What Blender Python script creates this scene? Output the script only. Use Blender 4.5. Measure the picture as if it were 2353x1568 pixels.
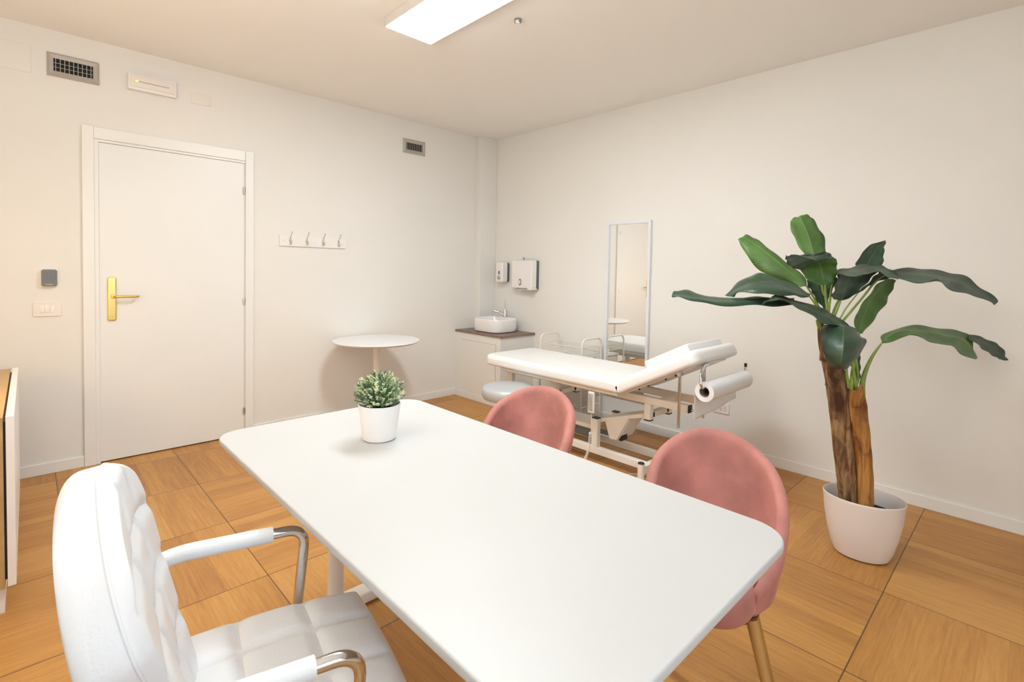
import bpy, bmesh, math, random, json
from mathutils import Vector, Matrix
R = math.radians
SC = bpy.context.scene
COL = SC.collection
for _o in list(bpy.data.objects): bpy.data.objects.remove(_o)

WIN_P = 26
EXPO = 0.18
LED_S = 36
LAMP_P = 22
SWAP_SEED = 2.0
LED2_S = 0.0
UP_FILL_P = 34

# ---------------------------------------------------------------- camera
cd = bpy.data.cameras.new('camera'); cam = bpy.data.objects.new('camera', cd); COL.objects.link(cam); SC.camera = cam
YAW, PITCH, ROLL, FPX, CY = 0.80610, -0.0337, 0.0190, 1158.76, 661.17
_f = Vector((math.cos(PITCH)*math.cos(YAW), math.cos(PITCH)*math.sin(YAW), math.sin(PITCH)))
_r = Vector((math.sin(YAW), -math.cos(YAW), 0)); _u = _r.cross(_f)
_r2 = _r*math.cos(ROLL)+_u*math.sin(ROLL); _u2 = -_r*math.sin(ROLL)+_u*math.cos(ROLL)
cam.matrix_world = Matrix.Translation((-3.6817, -4.1954, 1.3105)) @ Matrix((( _r2.x,_u2.x,-_f.x),(_r2.y,_u2.y,-_f.y),(_r2.z,_u2.z,-_f.z))).to_4x4()
cd.sensor_fit = 'HORIZONTAL'; cd.sensor_width = 36.0; cd.lens = FPX/2353*36
cd.shift_x = 0; cd.shift_y = (CY-784)/2353
cd.clip_start = .02

# ---------------------------------------------------------------- world, daylight, exposure
wd = bpy.data.worlds.new('world'); SC.world = wd; wd.use_nodes = True
wd.node_tree.nodes['Background'].inputs[0].default_value = (.62, .74, 1, 1)
wd.node_tree.nodes['Background'].inputs[1].default_value = 1.0
def area(name, loc, rot, sx, sy, power, col):
    l = bpy.data.lights.new(name, 'AREA'); l.shape = 'RECTANGLE'; l.size = sx; l.size_y = sy; l.energy = power; l.color = col
    o = bpy.data.objects.new(name, l); COL.objects.link(o); o.location = loc; o.rotation_euler = rot
    return o
area('window_daylight', (-3.4, -5.64, 1.55), (R(90), 0, 0), 1.3, 1.3, WIN_P, (.72, .87, 1.0))   # daylight entering the rear window
SC.view_settings.view_transform = 'Standard'; SC.view_settings.look = 'None'
SC.view_settings.gamma = 1; SC.view_settings.use_curve_mapping = False
SC.view_settings.exposure = EXPO

# ---------------------------------------------------------------- materials
def srgb(h):
    h = h.lstrip('#'); v = [int(h[i:i+2], 16)/255 for i in (0, 2, 4)]
    return tuple((c/12.92 if c <= .04045 else ((c+.055)/1.055)**2.4) for c in v)+(1,)
MATS = {}
def mat(name, color, rough=.5, metal=0, coat=0, bump=None, vary=None, sheen=0, emit=None, emit_s=0, trans=0, spec=None, sss=0):
    m = bpy.data.materials.new(name); m.use_nodes = True
    nt = m.node_tree; b = nt.nodes['Principled BSDF']
    col = srgb(color) if isinstance(color, str) else color
    b.inputs['Base Color'].default_value = col; b.inputs['Roughness'].default_value = rough; b.inputs['Metallic'].default_value = metal
    b.inputs['Coat Weight'].default_value = coat
    if coat: b.inputs['Coat Roughness'].default_value = .15
    if spec is not None: b.inputs['Specular IOR Level'].default_value = spec
    if sheen:
        b.inputs['Sheen Weight'].default_value = sheen; b.inputs['Sheen Roughness'].default_value = .35
    if trans: b.inputs['Transmission Weight'].default_value = trans
    if emit:
        b.inputs['Emission Color'].default_value = srgb(emit); b.inputs['Emission Strength'].default_value = emit_s
    tc = nt.nodes.new('ShaderNodeTexCoord')
    if vary:
        sc, amt = vary[:2]
        n = nt.nodes.new('ShaderNodeTexNoise'); n.inputs['Scale'].default_value = sc; n.inputs['Detail'].default_value = 4
        mp = nt.nodes.new('ShaderNodeMapping'); nt.links.new(tc.outputs['Object'], mp.inputs[0]); nt.links.new(mp.outputs[0], n.inputs[0])
        if len(vary) > 2: mp.inputs['Scale'].default_value = vary[2]
        r = nt.nodes.new('ShaderNodeValToRGB'); nt.links.new(n.outputs[0], r.inputs[0])
        r.color_ramp.elements[0].position = .32; r.color_ramp.elements[1].position = .68
        r.color_ramp.elements[0].color = tuple(c*(1-amt) for c in col[:3])+(1,); r.color_ramp.elements[1].color = tuple(min(1, c*(1+amt)) for c in col[:3])+(1,)
        nt.links.new(r.outputs[0], b.inputs['Base Color'])
    if bump:
        sc, st = bump[:2]
        n = nt.nodes.new('ShaderNodeTexNoise'); n.inputs['Scale'].default_value = sc; n.inputs['Detail'].default_value = 3
        mp = nt.nodes.new('ShaderNodeMapping'); nt.links.new(tc.outputs['Object'], mp.inputs[0]); nt.links.new(mp.outputs[0], n.inputs[0])
        if len(bump) > 2: mp.inputs['Scale'].default_value = bump[2]
        bp = nt.nodes.new('ShaderNodeBump'); bp.inputs['Strength'].default_value = st; bp.inputs['Distance'].default_value = .01
        nt.links.new(n.outputs[0], bp.inputs['Height']); nt.links.new(bp.outputs[0], b.inputs['Normal'])
    MATS[name] = m
    return m

M = {}
M['wall'] = mat('wall_paint', '#edeae4', .85, bump=(90, .06), vary=(1.3, .012))
M['ceil'] = mat('ceiling_paint', '#f9f6f1', .9, bump=(60, .04))
M['door'] = mat('door_lacquer', '#f0efec', .38, vary=(2, .01))
M['trim'] = mat('trim_lacquer', '#f1efeb', .35, vary=(2, .01))
M['brass'] = mat('polished_brass', '#e6c678', .28, 1, bump=(30, .02))
M['chrome'] = mat('chrome', '#d4d4d4', .08, 1, bump=(20, .01))
M['steel'] = mat('brushed_steel', '#a8a6a3', .3, 1, bump=(40, .05, (1, 1, 8)))
M['grille'] = mat('grey_grille_metal', '#b9b3ab', .5, .3, vary=(20, .03))
M['dark'] = mat('dark_void', '#0d0c0e', .7, vary=(10, .1))
M['black'] = mat('black_plastic', '#1e1e20', .45, vary=(30, .1))
M['grey_pl'] = mat('slate_grey_plastic', '#77797c', .5, vary=(60, .06), bump=(300, .1))
M['white_pl'] = mat('white_plastic', '#f3eeea', .35, vary=(8, .01))
M['plate'] = mat('wall_plate_plastic', '#f0e7df', .45, vary=(8, .01))
M['blue_grey'] = mat('dark_grey_housing', '#5d666c', .45, vary=(20, .05))
M['white_top'] = mat('white_laminate', '#c1c1c0', .42, vary=(3, .008), bump=(200, .015))
M['white_round'] = mat('white_lacquer_top', '#f0eeee', .4, vary=(3, .008))
M['white_pw'] = mat('white_powder_coat', '#efe9e0', .4, bump=(300, .04), vary=(6, .01))
M['ceramic'] = mat('white_ceramic', '#f4f0ef', .12, coat=.6, vary=(5, .01))
M['vinyl'] = mat('cream_vinyl', '#f2f0ee', .42, bump=(140, .05), vary=(4, .01))
M['leather'] = mat('white_faux_leather', '#dddee0', .38, bump=(160, .07), vary=(5, .015))
M['seat_leather'] = M['leather']
M['grey_vinyl'] = mat('silver_grey_vinyl', '#c0c2c4', .35, .15, bump=(120, .04), vary=(5, .02))
M['paper'] = mat('white_paper', '#f2f0f0', .9, bump=(80, .15), vary=(60, .02))
M['paper_core'] = mat('cardboard_core', '#85796d', .9, vary=(30, .06))
M['velvet'] = mat('dusty_pink_velvet', '#b0746a', .8, sheen=.7, vary=(8, .20), bump=(12, .35))
M['velvet'].node_tree.nodes['Principled BSDF'].inputs['Sheen Tint'].default_value = srgb('#f0b8aa')
M['leg_wood'] = mat('light_wood_leg', '#b98a4e', .45, vary=(14, .14, (1, 1, .08)))
M['walnut'] = mat('grey_brown_laminate', '#8a7262', .45, vary=(30, .22, (.12, 1, 1)))
M['oak_lam'] = mat('light_oak_laminate', '#bd9a69', .45, vary=(22, .15, (1, 6, .5)))
M['leaf'] = mat('dark_green_leaf', '#324a38', .42, vary=(9, .3), bump=(60, .12), coat=.1)
M['leaf_light'] = mat('bright_green_leaf', '#537539', .45, vary=(9, .25), bump=(60, .12))
M['midrib'] = mat('pale_green_stem', '#8aa04a', .5, vary=(14, .15))
M['bark'] = mat('fibrous_bark', '#8a6540', .9, vary=(13, .55, (3, 3, .45)), bump=(26, 1.0, (3, 3, .5)))
M['bark2'] = mat('smooth_tan_bark', '#a8733a', .75, vary=(9, .4, (2, 2, .6)), bump=(18, .7, (2, 2, .6)))
M['soil'] = mat('dark_soil', '#241d18', .95, vary=(60, .4), bump=(80, .8))
M['pot'] = mat('white_planter_plastic', '#efe6e1', .5, bump=(150, .03), vary=(3, .01))
M['pot_in'] = mat('planter_inner_plastic', '#d7d6d6', .6, vary=(3, .01))
M['bush'] = mat('boxwood_green', '#4d7045', .6, vary=(40, .35))
M['bush_pale'] = mat('boxwood_pale_tip', '#d3dab2', .6, vary=(40, .2))
M['glass_mir'] = mat('mirror_glass', (.93, .94, .93, 1), .005, 1, spec=.5, vary=(1, .001))
M['mir_frame'] = mat('white_mirror_frame', '#e9ebee', .4, vary=(4, .01))
M['cable'] = mat('ivory_cable', '#e4dccb', .5, vary=(30, .03))
M['led'] = mat('lit_diffuser', '#ffffff', .5, emit='#f0faff', emit_s=LED_S, vary=(3, .001))
M['grn_led'] = mat('green_indicator', '#b8e04a', .4, emit='#c8f050', emit_s=2.0, vary=(30, .01))
M['alu'] = mat('white_aluminium', '#dcd6cf', .45, .2, vary=(8, .02))
M['shade'] = mat('linen_lamp_shade', '#f3e2c0', .9, bump=(200, .2), vary=(30, .03))
M['glass'] = mat('window_glass', '#ffffff', .02, trans=1, vary=(1, .001))
M['clear_pl'] = mat('frosted_tray_plastic', '#e8e2da', .3, vary=(5, .01))

def leaf_veins(m, sc, rib):
    nt = m.node_tree; b = nt.nodes['Principled BSDF']
    uv = nt.nodes.new('ShaderNodeUVMap'); sep = nt.nodes.new('ShaderNodeSeparateXYZ'); nt.links.new(uv.outputs[0], sep.inputs[0])
    # u: -1..1 across (stored 0..1), v along; veins slant away from the midrib
    a = nt.nodes.new('ShaderNodeMath'); a.operation = 'SUBTRACT'; a.inputs[1].default_value = .5; nt.links.new(sep.outputs[0], a.inputs[0])
    a2 = nt.nodes.new('ShaderNodeMath'); a2.operation = 'ABSOLUTE'; nt.links.new(a.outputs[0], a2.inputs[0])
    m1 = nt.nodes.new('ShaderNodeMath'); m1.operation = 'MULTIPLY'; m1.inputs[1].default_value = .35; nt.links.new(a2.outputs[0], m1.inputs[0])
    s1 = nt.nodes.new('ShaderNodeMath'); s1.operation = 'SUBTRACT'; nt.links.new(sep.outputs[1], s1.inputs[0]); nt.links.new(m1.outputs[0], s1.inputs[1])
    m2 = nt.nodes.new('ShaderNodeMath'); m2.operation = 'MULTIPLY'; m2.inputs[1].default_value = sc; nt.links.new(s1.outputs[0], m2.inputs[0])
    sn = nt.nodes.new('ShaderNodeMath'); sn.operation = 'SINE'; nt.links.new(m2.outputs[0], sn.inputs[0])
    bp = nt.nodes.new('ShaderNodeBump'); bp.inputs['Strength'].default_value = .13; bp.inputs['Distance'].default_value = .003
    nt.links.new(sn.outputs[0], bp.inputs['Height'])
    old = b.inputs['Normal'].links[0].from_socket if b.inputs['Normal'].is_linked else None
    if old: nt.links.new(old, bp.inputs['Normal'])
    nt.links.new(bp.outputs[0], b.inputs['Normal'])
    # thin pale midrib line
    lt = nt.nodes.new('ShaderNodeMath'); lt.operation = 'LESS_THAN'; lt.inputs[1].default_value = .018; nt.links.new(a2.outputs[0], lt.inputs[0])
    mx = nt.nodes.new('ShaderNodeMix'); mx.data_type = 'RGBA'
    src = b.inputs['Base Color'].links[0].from_socket
    nt.links.new(lt.outputs[0], mx.inputs[0]); nt.links.new(src, mx.inputs[6]); mx.inputs[7].default_value = srgb(rib)
    nt.links.new(mx.outputs[2], b.inputs['Base Color'])
leaf_veins(M['leaf'], 230, '#4d6a45'); leaf_veins(M['leaf_light'], 230, '#6f9450')

def bark(m, light, dark, blot):
    nt = m.node_tree; b = nt.nodes['Principled BSDF']; tc = nt.nodes.new('ShaderNodeTexCoord')
    def nz(scale, sc3, det):
        mp = nt.nodes.new('ShaderNodeMapping'); mp.inputs['Scale'].default_value = sc3; nt.links.new(tc.outputs['Object'], mp.inputs[0])
        n = nt.nodes.new('ShaderNodeTexNoise'); n.inputs['Scale'].default_value = scale; n.inputs['Detail'].default_value = det; n.inputs['Distortion'].default_value = .8; nt.links.new(mp.outputs[0], n.inputs[0]); return n
    def rp(n, p0, p1, c0, c1):
        r = nt.nodes.new('ShaderNodeValToRGB'); nt.links.new(n.outputs[0], r.inputs[0]); e = r.color_ramp.elements; e[0].position = p0; e[1].position = p1; e[0].color = srgb(c0); e[1].color = srgb(c1); return r
    fib = rp(nz(14, (4, 4, .45), 8), .36, .66, dark, light); bl = rp(nz(5, (2, 2, 1.1), 5), .36, .5, '#000000', '#ffffff')
    mx = nt.nodes.new('ShaderNodeMix'); mx.data_type = 'RGBA'; nt.links.new(bl.outputs[0], mx.inputs[0]); mx.inputs[6].default_value = srgb(blot); nt.links.new(fib.outputs[0], mx.inputs[7]); nt.links.new(mx.outputs[2], b.inputs['Base Color'])
bark(M['bark'], '#b08e66', '#6e4a2c', '#4a2d18'); bark(M['bark2'], '#c08a48', '#94612c', '#6d431d')

def floor_mat():
    m = bpy.data.materials.new('oak_parquet'); m.use_nodes = True; nt = m.node_tree; b = nt.nodes['Principled BSDF']
    N = lambda t: nt.nodes.new(t)
    def mth(op, a, bb=None, c=None):
        n = N('ShaderNodeMath'); n.operation = op
        for i, v in enumerate((a, bb, c)):
            if v is None: continue
            if isinstance(v, (int, float)): n.inputs[i].default_value = v
            else: nt.links.new(v, n.inputs[i])
        return n.outputs[0]
    tc = N('ShaderNodeTexCoord'); sp = N('ShaderNodeSeparateXYZ'); nt.links.new(tc.outputs['Object'], sp.inputs[0])
    u = mth('DIVIDE', mth('ADD', sp.outputs[0], 2.96), .613); v = mth('DIVIDE', mth('ADD', sp.outputs[1], .17), .6045)
    iu, iv = mth('FLOOR', u), mth('FLOOR', v); fu, fv = mth('FRACT', u), mth('FRACT', v)
    def white(x, y, z):
        c = N('ShaderNodeCombineXYZ')
        for i, s in enumerate((x, y, z)):
            if isinstance(s, (int, float)): c.inputs[i].default_value = s
            else: nt.links.new(s, c.inputs[i])
        w = N('ShaderNodeTexWhiteNoise'); w.noise_dimensions = '3D'; nt.links.new(c.outputs[0], w.inputs[0])
        return w.outputs['Value']
    # most squares run with the long walls, about a third are laid crosswise
    sw = mth('LESS_THAN', white(iu, iv, SWAP_SEED), .3)
    inv = mth('SUBTRACT', 1, sw)
    s = mth('ADD', mth('MULTIPLY', fu, inv), mth('MULTIPLY', fv, sw))       # across the strips
    l = mth('ADD', mth('MULTIPLY', fv, inv), mth('MULTIPLY', fu, sw))       # along the strips
    ns = 8
    st = mth('FLOOR', mth('MULTIPLY', s, ns)); fs = mth('FRACT', mth('MULTIPLY', s, ns))
    cellk = mth('ADD', mth('MULTIPLY', iu, 17.3), mth('MULTIPLY', iv, 5.7))
    h = white(cellk, st, 3.0); hc = white(iu, iv, 9.0)
    # grain
    gc = N('ShaderNodeCombineXYZ')
    nt.links.new(mth('ADD', mth('MULTIPLY', s, 26), mth('MULTIPLY', h, 40)), gc.inputs[0]); nt.links.new(mth('ADD', mth('MULTIPLY', l, 1.6), mth('MULTIPLY', h, 13)), gc.inputs[1]); nt.links.new(cellk, gc.inputs[2])
    g = N('ShaderNodeTexNoise'); g.inputs['Scale'].default_value = 1.6; g.inputs['Detail'].default_value = 6; g.inputs['Roughness'].default_value = .62; g.inputs['Distortion'].default_value = .6; nt.links.new(gc.outputs[0], g.inputs[0])
    fine = N('ShaderNodeTexNoise'); fine.inputs['Scale'].default_value = 9; fine.inputs['Detail'].default_value = 4; nt.links.new(gc.outputs[0], fine.inputs[0])
    ramp = N('ShaderNodeValToRGB')
    t = mth('ADD', mth('ADD', mth('MULTIPLY', h, .24), mth('MULTIPLY', hc, .18)), mth('MULTIPLY', g.outputs[0], .74)); t = mth('ADD', mth('MULTIPLY', fine.outputs[0], .22), mth('SUBTRACT', t, .2))
    nt.links.new(t, ramp.inputs[0])
    e = ramp.color_ramp.elements
    e[0].position = .12; e[0].color = srgb('#976431'); e[1].position = .92; e[1].color = srgb('#d4a35c')
    q = e.new(.5); q.color = srgb('#bf8743')
    # joints
    eu = mth('MINIMUM', fu, mth('SUBTRACT', 1, fu)); ev = mth('MINIMUM', fv, mth('SUBTRACT', 1, fv)); es = mth('MINIMUM', fs, mth('SUBTRACT', 1, fs))
    j = mth('MAXIMUM', mth('LESS_THAN', mth('MINIMUM', eu, ev), .0034), mth('MULTIPLY', mth('LESS_THAN', es, .014), .22))
    mx = N('ShaderNodeMix'); mx.data_type = 'RGBA'; nt.links.new(mth('MULTIPLY', j, .8), mx.inputs[0]); nt.links.new(ramp.outputs[0], mx.inputs[6]); mx.inputs[7].default_value = srgb('#3d2412')
    nt.links.new(mx.outputs[2], b.inputs['Base Color'])
    bp = N('ShaderNodeBump'); bp.inputs['Strength'].default_value = .25; bp.inputs['Distance'].default_value = .002
    nt.links.new(mth('SUBTRACT', mth('MULTIPLY', fine.outputs[0], .25), j), bp.inputs['Height']); nt.links.new(bp.outputs[0], b.inputs['Normal'])
    b.inputs['Roughness'].default_value = .42
    return m

# ---------------------------------------------------------------- mesh helpers
def V(*a): return Vector(a)
def merge(bm, t):
    me = bpy.data.meshes.new('tmp'); t.to_mesh(me); bm.from_mesh(me); t.free(); bpy.data.meshes.remove(me)
def box(bm, x0, x1, y0, y1, z0, z1, bev=0, seg=3, mx=None):
    t = bmesh.new(); bmesh.ops.create_cube(t, size=1)
    for v in t.verts: v.co = V(x0+(x1-x0)*(v.co.x+.5), y0+(y1-y0)*(v.co.y+.5), z0+(z1-z0)*(v.co.z+.5))
    if bev: bmesh.ops.bevel(t, geom=t.edges[:], offset=bev, segments=seg, profile=.5, affect='EDGES', clamp_overlap=True)
    if mx is not None: bmesh.ops.transform(t, matrix=mx, verts=t.verts[:])
    merge(bm, t); return bm
def frame_axes(d):
    d = d.normalized(); a = V(0, 0, 1) if abs(d.z) < .95 else V(1, 0, 0)
    s = d.cross(a).normalized(); return s, s.cross(d).normalized()
def cyl(bm, p0, p1, r, r1=None, n=24, cap=True):
    p0, p1 = Vector(p0), Vector(p1); r1 = r if r1 is None else r1
    s, u = frame_axes(p1-p0)
    a = [bm.verts.new(p0+(s*math.cos(2*math.pi*i/n)+u*math.sin(2*math.pi*i/n))*r) for i in range(n)]
    b = [bm.verts.new(p1+(s*math.cos(2*math.pi*i/n)+u*math.sin(2*math.pi*i/n))*r1) for i in range(n)]
    for i in range(n): bm.faces.new((a[i], a[(i+1) % n], b[(i+1) % n], b[i]))
    if cap: bm.faces.new(a[::-1]); bm.faces.new(b)
    return bm
def smooth_path(pts, k=6):
    pts = [Vector(p) for p in pts]; out = []
    for i in range(len(pts)-1):
        p0 = pts[max(0, i-1)]; p1 = pts[i]; p2 = pts[i+1]; p3 = pts[min(len(pts)-1, i+2)]
        for j in range(k):
            t = j/k
            out.append(.5*((2*p1)+(p2-p0)*t+(2*p0-5*p1+4*p2-p3)*t*t+(3*p1-p0-3*p2+p3)*t**3))
    out.append(pts[-1]); return out
def fillet(pts, r, k=6):
    """polyline with rounded corners"""
    pts = [Vector(p) for p in pts]; out = [pts[0]]
    for i in range(1, len(pts)-1):
        a, b, c = pts[i-1], pts[i], pts[i+1]; d1 = (a-b); d2 = (c-b)
        rr = min(r, d1.length*.49, d2.length*.49); s = b+d1.normalized()*rr; e = b+d2.normalized()*rr
        for j in range(k+1):
            t = j/k; out.append(s*(1-t)**2+b*2*t*(1-t)+e*t*t)
    out.append(pts[-1]); return out
def tube(bm, pts, r, n=12, closed=False, cap=True):
    pts = [Vector(p) for p in pts]; m = len(pts); rs = r if isinstance(r, (list, tuple)) else [r]*m
    if len(rs) != m: rs = [rs[0]+(rs[-1]-rs[0])*i/(m-1) if len(rs) == 2 else rs[min(len(rs)-1, int(i/(m-1)*(len(rs)-1)))] for i in range(m)]
    rings = []; s = None
    for i, p in enumerate(pts):
        if closed: d = pts[(i+1) % m]-pts[i-1]
        else: d = pts[min(m-1, i+1)]-pts[max(0, i-1)]
        d.normalize()
        if s is None: s, u = frame_axes(d)
        else:
            s = (s-d*s.dot(d)).normalized(); u = s.cross(d).normalized()
        rings.append([bm.verts.new(p+(s*math.cos(2*math.pi*k/n)+u*math.sin(2*math.pi*k/n))*rs[i]) for k in range(n)])
    for i in range(m if closed else m-1):
        a, b = rings[i], rings[(i+1) % m]
        for k in range(n): bm.faces.new((a[k], a[(k+1) % n], b[(k+1) % n], b[k]))
    if cap and not closed: bm.faces.new(rings[0][::-1]); bm.faces.new(rings[-1])
    return bm
def lathe(bm, prof, c=(0, 0, 0), n=48, sx=1, sy=1, rot=0):
    c = Vector(c); rings = []
    for r, z in prof:
        if r < 1e-6: rings.append([bm.verts.new(c+V(0, 0, z))]*n); continue
        ring = []
        for i in range(n):
            a = 2*math.pi*i/n; x, y = r*sx*math.cos(a), r*sy*math.sin(a)
            ring.append(bm.verts.new(c+V(x*math.cos(rot)-y*math.sin(rot), x*math.sin(rot)+y*math.cos(rot), z)))
        rings.append(ring)
    for a, b in zip(rings, rings[1:]):
        for i in range(n):
            vs = []
            for v in (a[i], a[(i+1) % n], b[(i+1) % n], b[i]):
                if v not in vs: vs.append(v)
            if len(vs) > 2: bm.faces.new(vs)
    return bm
def rrect(w, l, r, n=8):
    out = []
    for cx, cy, a0 in ((w/2-r, l/2-r, 0), (-w/2+r, l/2-r, 90), (-w/2+r, -l/2+r, 180), (w/2-r, -l/2+r, 270)):
        for i in range(n+1):
            a = R(a0+90*i/n); out.append((cx+r*math.cos(a), cy+r*math.sin(a)))
    return out
def prism(bm, poly, z0, z1, bt=0, bb=0, seg=5, c=(0, 0, 0), mx=None):
    """poly extruded z0..z1 with rounded top (bt) and bottom (bb) edges; offsets taken towards the centroid along normals"""
    n = len(poly); P = [Vector(p).to_2d() for p in poly]
    def inset(d):
        o = []
        for i in range(n):
            e1 = (P[i]-P[i-1]); e2 = (P[(i+1) % n]-P[i])
            if e1.length < 1e-9: e1 = e2
            if e2.length < 1e-9: e2 = e1
            n1 = Vector((-e1.y, e1.x)).normalized(); n2 = Vector((-e2.y, e2.x)).normalized(); b = (n1+n2).normalized()
            o.append(P[i]+b*(d/max(.3, b.dot(n1))))
        return o
    lv = []
    if bb:
        for i in range(seg+1):
            a = R(90*i/seg); lv.append((bb*(1-math.sin(a)), z0+bb*(1-math.cos(a))))
    else: lv.append((0, z0))
    if bt:
        for i in range(seg+1):
            a = R(90*i/seg); lv.append((bt*(1-math.cos(a)), z1-bt*(1-math.sin(a))))
    else: lv.append((0, z1))
    lv.append((lv[-1][0]+.0012, lv[-1][1]))
    c = Vector(c); rings = []
    for d, z in lv:
        rings.append([bm.verts.new((mx @ (V(q.x, q.y, z)) if mx is not None else V(q.x, q.y, z))+c) for q in inset(d)])
    for a, b in zip(rings, rings[1:]):
        for i in range(n): bm.faces.new((a[i], a[(i+1) % n], b[(i+1) % n], b[i]))
    bm.faces.new(rings[0][::-1]); bm.faces.new(rings[-1]); return bm
def slab(bm, pos, nu, nv, half, r, W_, H_, front=None, back=None, half_v=None):
    """closed cushion: pos(u,v) -> (centre, normal), u,v in -1..1; rounded border r"""
    def ts(n):
        k = 5; o = []
        for i in range(n+1): o.append(-1+2*i/n)
        ex = []
        for w in (.002, .01, .03, .06): ex += [-1+w, 1-w]
        return sorted(set(o+ex))
    U, Vv = ts(nu), ts(nv)
    def T(u, v):
        e = min((1-abs(u))*W_/2, (1-abs(v))*H_/2)
        if e >= r: return half
        return half-r+math.sqrt(max(0, r*r-(r-e)**2))
    F, B = [], []
    for u in U:
        fr, br = [], []
        for v in Vv:
            c, nrm = pos(u, v); t = T(u, v)+(half_v(u, v) if half_v else 0)
            ef = min(1, min((1-abs(u))*W_/2, (1-abs(v))*H_/2)/r)
            fr.append(bm.verts.new(c+nrm*(t+(front(u, v)*ef if front else 0)))); br.append(bm.verts.new(c-nrm*(t+(back(u, v)*ef if back else 0))))
        F.append(fr); B.append(br)
    a, b = len(U), len(Vv)
    for i in range(a-1):
        for j in range(b-1):
            bm.faces.new((F[i][j], F[i+1][j], F[i+1][j+1], F[i][j+1])); bm.faces.new((B[i][j], B[i][j+1], B[i+1][j+1], B[i+1][j]))
    for i in range(a-1):
        bm.faces.new((F[i][0], B[i][0], B[i+1][0], F[i+1][0])); bm.faces.new((F[i][-1], F[i+1][-1], B[i+1][-1], B[i][-1]))
    for j in range(b-1):
        bm.faces.new((F[0][j], F[0][j+1], B[0][j+1], B[0][j])); bm.faces.new((F[-1][j], B[-1][j], B[-1][j+1], F[-1][j+1]))
    return bm

def obj(name, bm, m, parent=None, smooth=True, local=False, label=None, origin=None):
    """one mesh object; world coordinates unless local; parent keeps its place"""
    bmesh.ops.recalc_face_normals(bm, faces=bm.faces[:])
    me = bpy.data.meshes.new(name)
    off = Vector((0, 0, 0))
    if parent is not None and not local:
        off = Vector(parent.get('_w', (0, 0, 0)))
    if origin is not None: off = Vector(origin)
    if off.length: bmesh.ops.translate(bm, vec=-off, verts=bm.verts[:])
    for f in bm.faces: f.smooth = smooth
    bm.to_mesh(me); bm.free()
    if smooth: me.set_sharp_from_angle(angle=R(38))
    me.materials.append(m)
    o = bpy.data.objects.new(name, me); COL.objects.link(o)
    if parent is not None:
        o.parent = parent
        if not local: o['_w'] = tuple(off) if origin is None else tuple(off)
        if not local and origin is not None: o.location = off-Vector(parent.get('_w', (0, 0, 0)))
    else:
        if off.length: o.location = off
        o['_w'] = tuple(off)
    if label: o['label'] = label
    return o
def tag(o, label, cat, group=None, kind=None):
    o['label'] = label; o['category'] = cat
    if group: o['group'] = group
    if kind: o['kind'] = kind
    return o
def thing(name, label, cat, loc=(0, 0, 0), rz=0, group=None):
    o = bpy.data.objects.new(name, None); COL.objects.link(o); o.location = loc; o.rotation_euler = (0, 0, rz); o['_w'] = tuple(loc)
    o.empty_display_size = .05
    return tag(o, label, cat, group)
def structure(name, bm, m, parent=None, smooth=False):
    o = obj(name, bm, m, parent, smooth)
    if parent is None: o['kind'] = 'structure'
    return o
def copy_tree(o, parent=None):
    c = o.copy(); COL.objects.link(c); c.parent = parent
    for ch in list(o.children): copy_tree(ch, c)
    return c
B = bmesh.new

# ================================================================ room
H = 2.717; XL, YF = -4.3, -5.7
bm = B(); box(bm, XL-.1, .1, YF-.1, .1, -.1, 0); structure('floor', bm, floor_mat())
bm = B(); box(bm, XL-.1, .1, YF-.1, .1, H, H+.1); structure('ceiling', bm, M['ceil'])
DX0, DX1, DZ = -3.352, -2.493, 2.106          # door opening
bm = B(); box(bm, XL-.1, DX0, 0, .1, 0, H); box(bm, DX1, .1, 0, .1, 0, H); box(bm, DX0, DX1, 0, .1, DZ, H); box(bm, DX0, DX1, .07, .1, 0, DZ)
structure('wall_back', bm, M['wall'])
bm = B(); box(bm, 0, .1, YF, 0, 0, H); structure('wall_right', bm, M['wall'])
bm = B(); box(bm, XL-.1, XL, YF, 0, 0, H); structure('wall_left', bm, M['wall'])
WX0, WX1, WZ0, WZ1 = -4.1, -2.7, .85, 2.25
bm = B(); box(bm, XL, WX0, YF-.1, YF, 0, H); box(bm, WX1, 0, YF-.1, YF, 0, H); box(bm, WX0, WX1, YF-.1, YF, 0, WZ0); box(bm, WX0, WX1, YF-.1, YF, WZ1, H)
structure('wall_front', bm, M['wall'])
bm = B(); box(bm, -.22, 0, -.09, 0, 0, H, .003, 1); structure('wall_corner', bm, M['wall'])
# rear window
w = bpy.data.objects.new('window_1', None); COL.objects.link(w); w['kind'] = 'structure'; w['_w'] = (0, 0, 0)
bm = B()
for a in ((WX0, WX1, WZ0, WZ0+.06), (WX0, WX1, WZ1-.06, WZ1), (WX0, WX0+.06, WZ0, WZ1), (WX1-.06, WX1, WZ0, WZ1), (-3.43, -3.37, WZ0, WZ1)): box(bm, a[0], a[1], YF-.07, YF-.02, a[2], a[3])
obj('window_frame', bm, M['trim'], w, False)
bm = B(); box(bm, WX0+.06, WX1-.06, YF-.05, YF-.044, WZ0+.06, WZ1-.06); obj('window_pane', bm, M['glass'], w, False)
# baseboards
bm = B(); box(bm, XL, -3.434, -.012, 0, 0, .07, .002, 1); box(bm, -2.43, -.455, -.012, 0, 0, .07, .002, 1); structure('baseboard_back', bm, M['trim'])
bm = B(); box(bm, -.012, 0, YF, -.70, 0, .07, .002, 1); structure('baseboard_right', bm, M['trim'])
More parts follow.
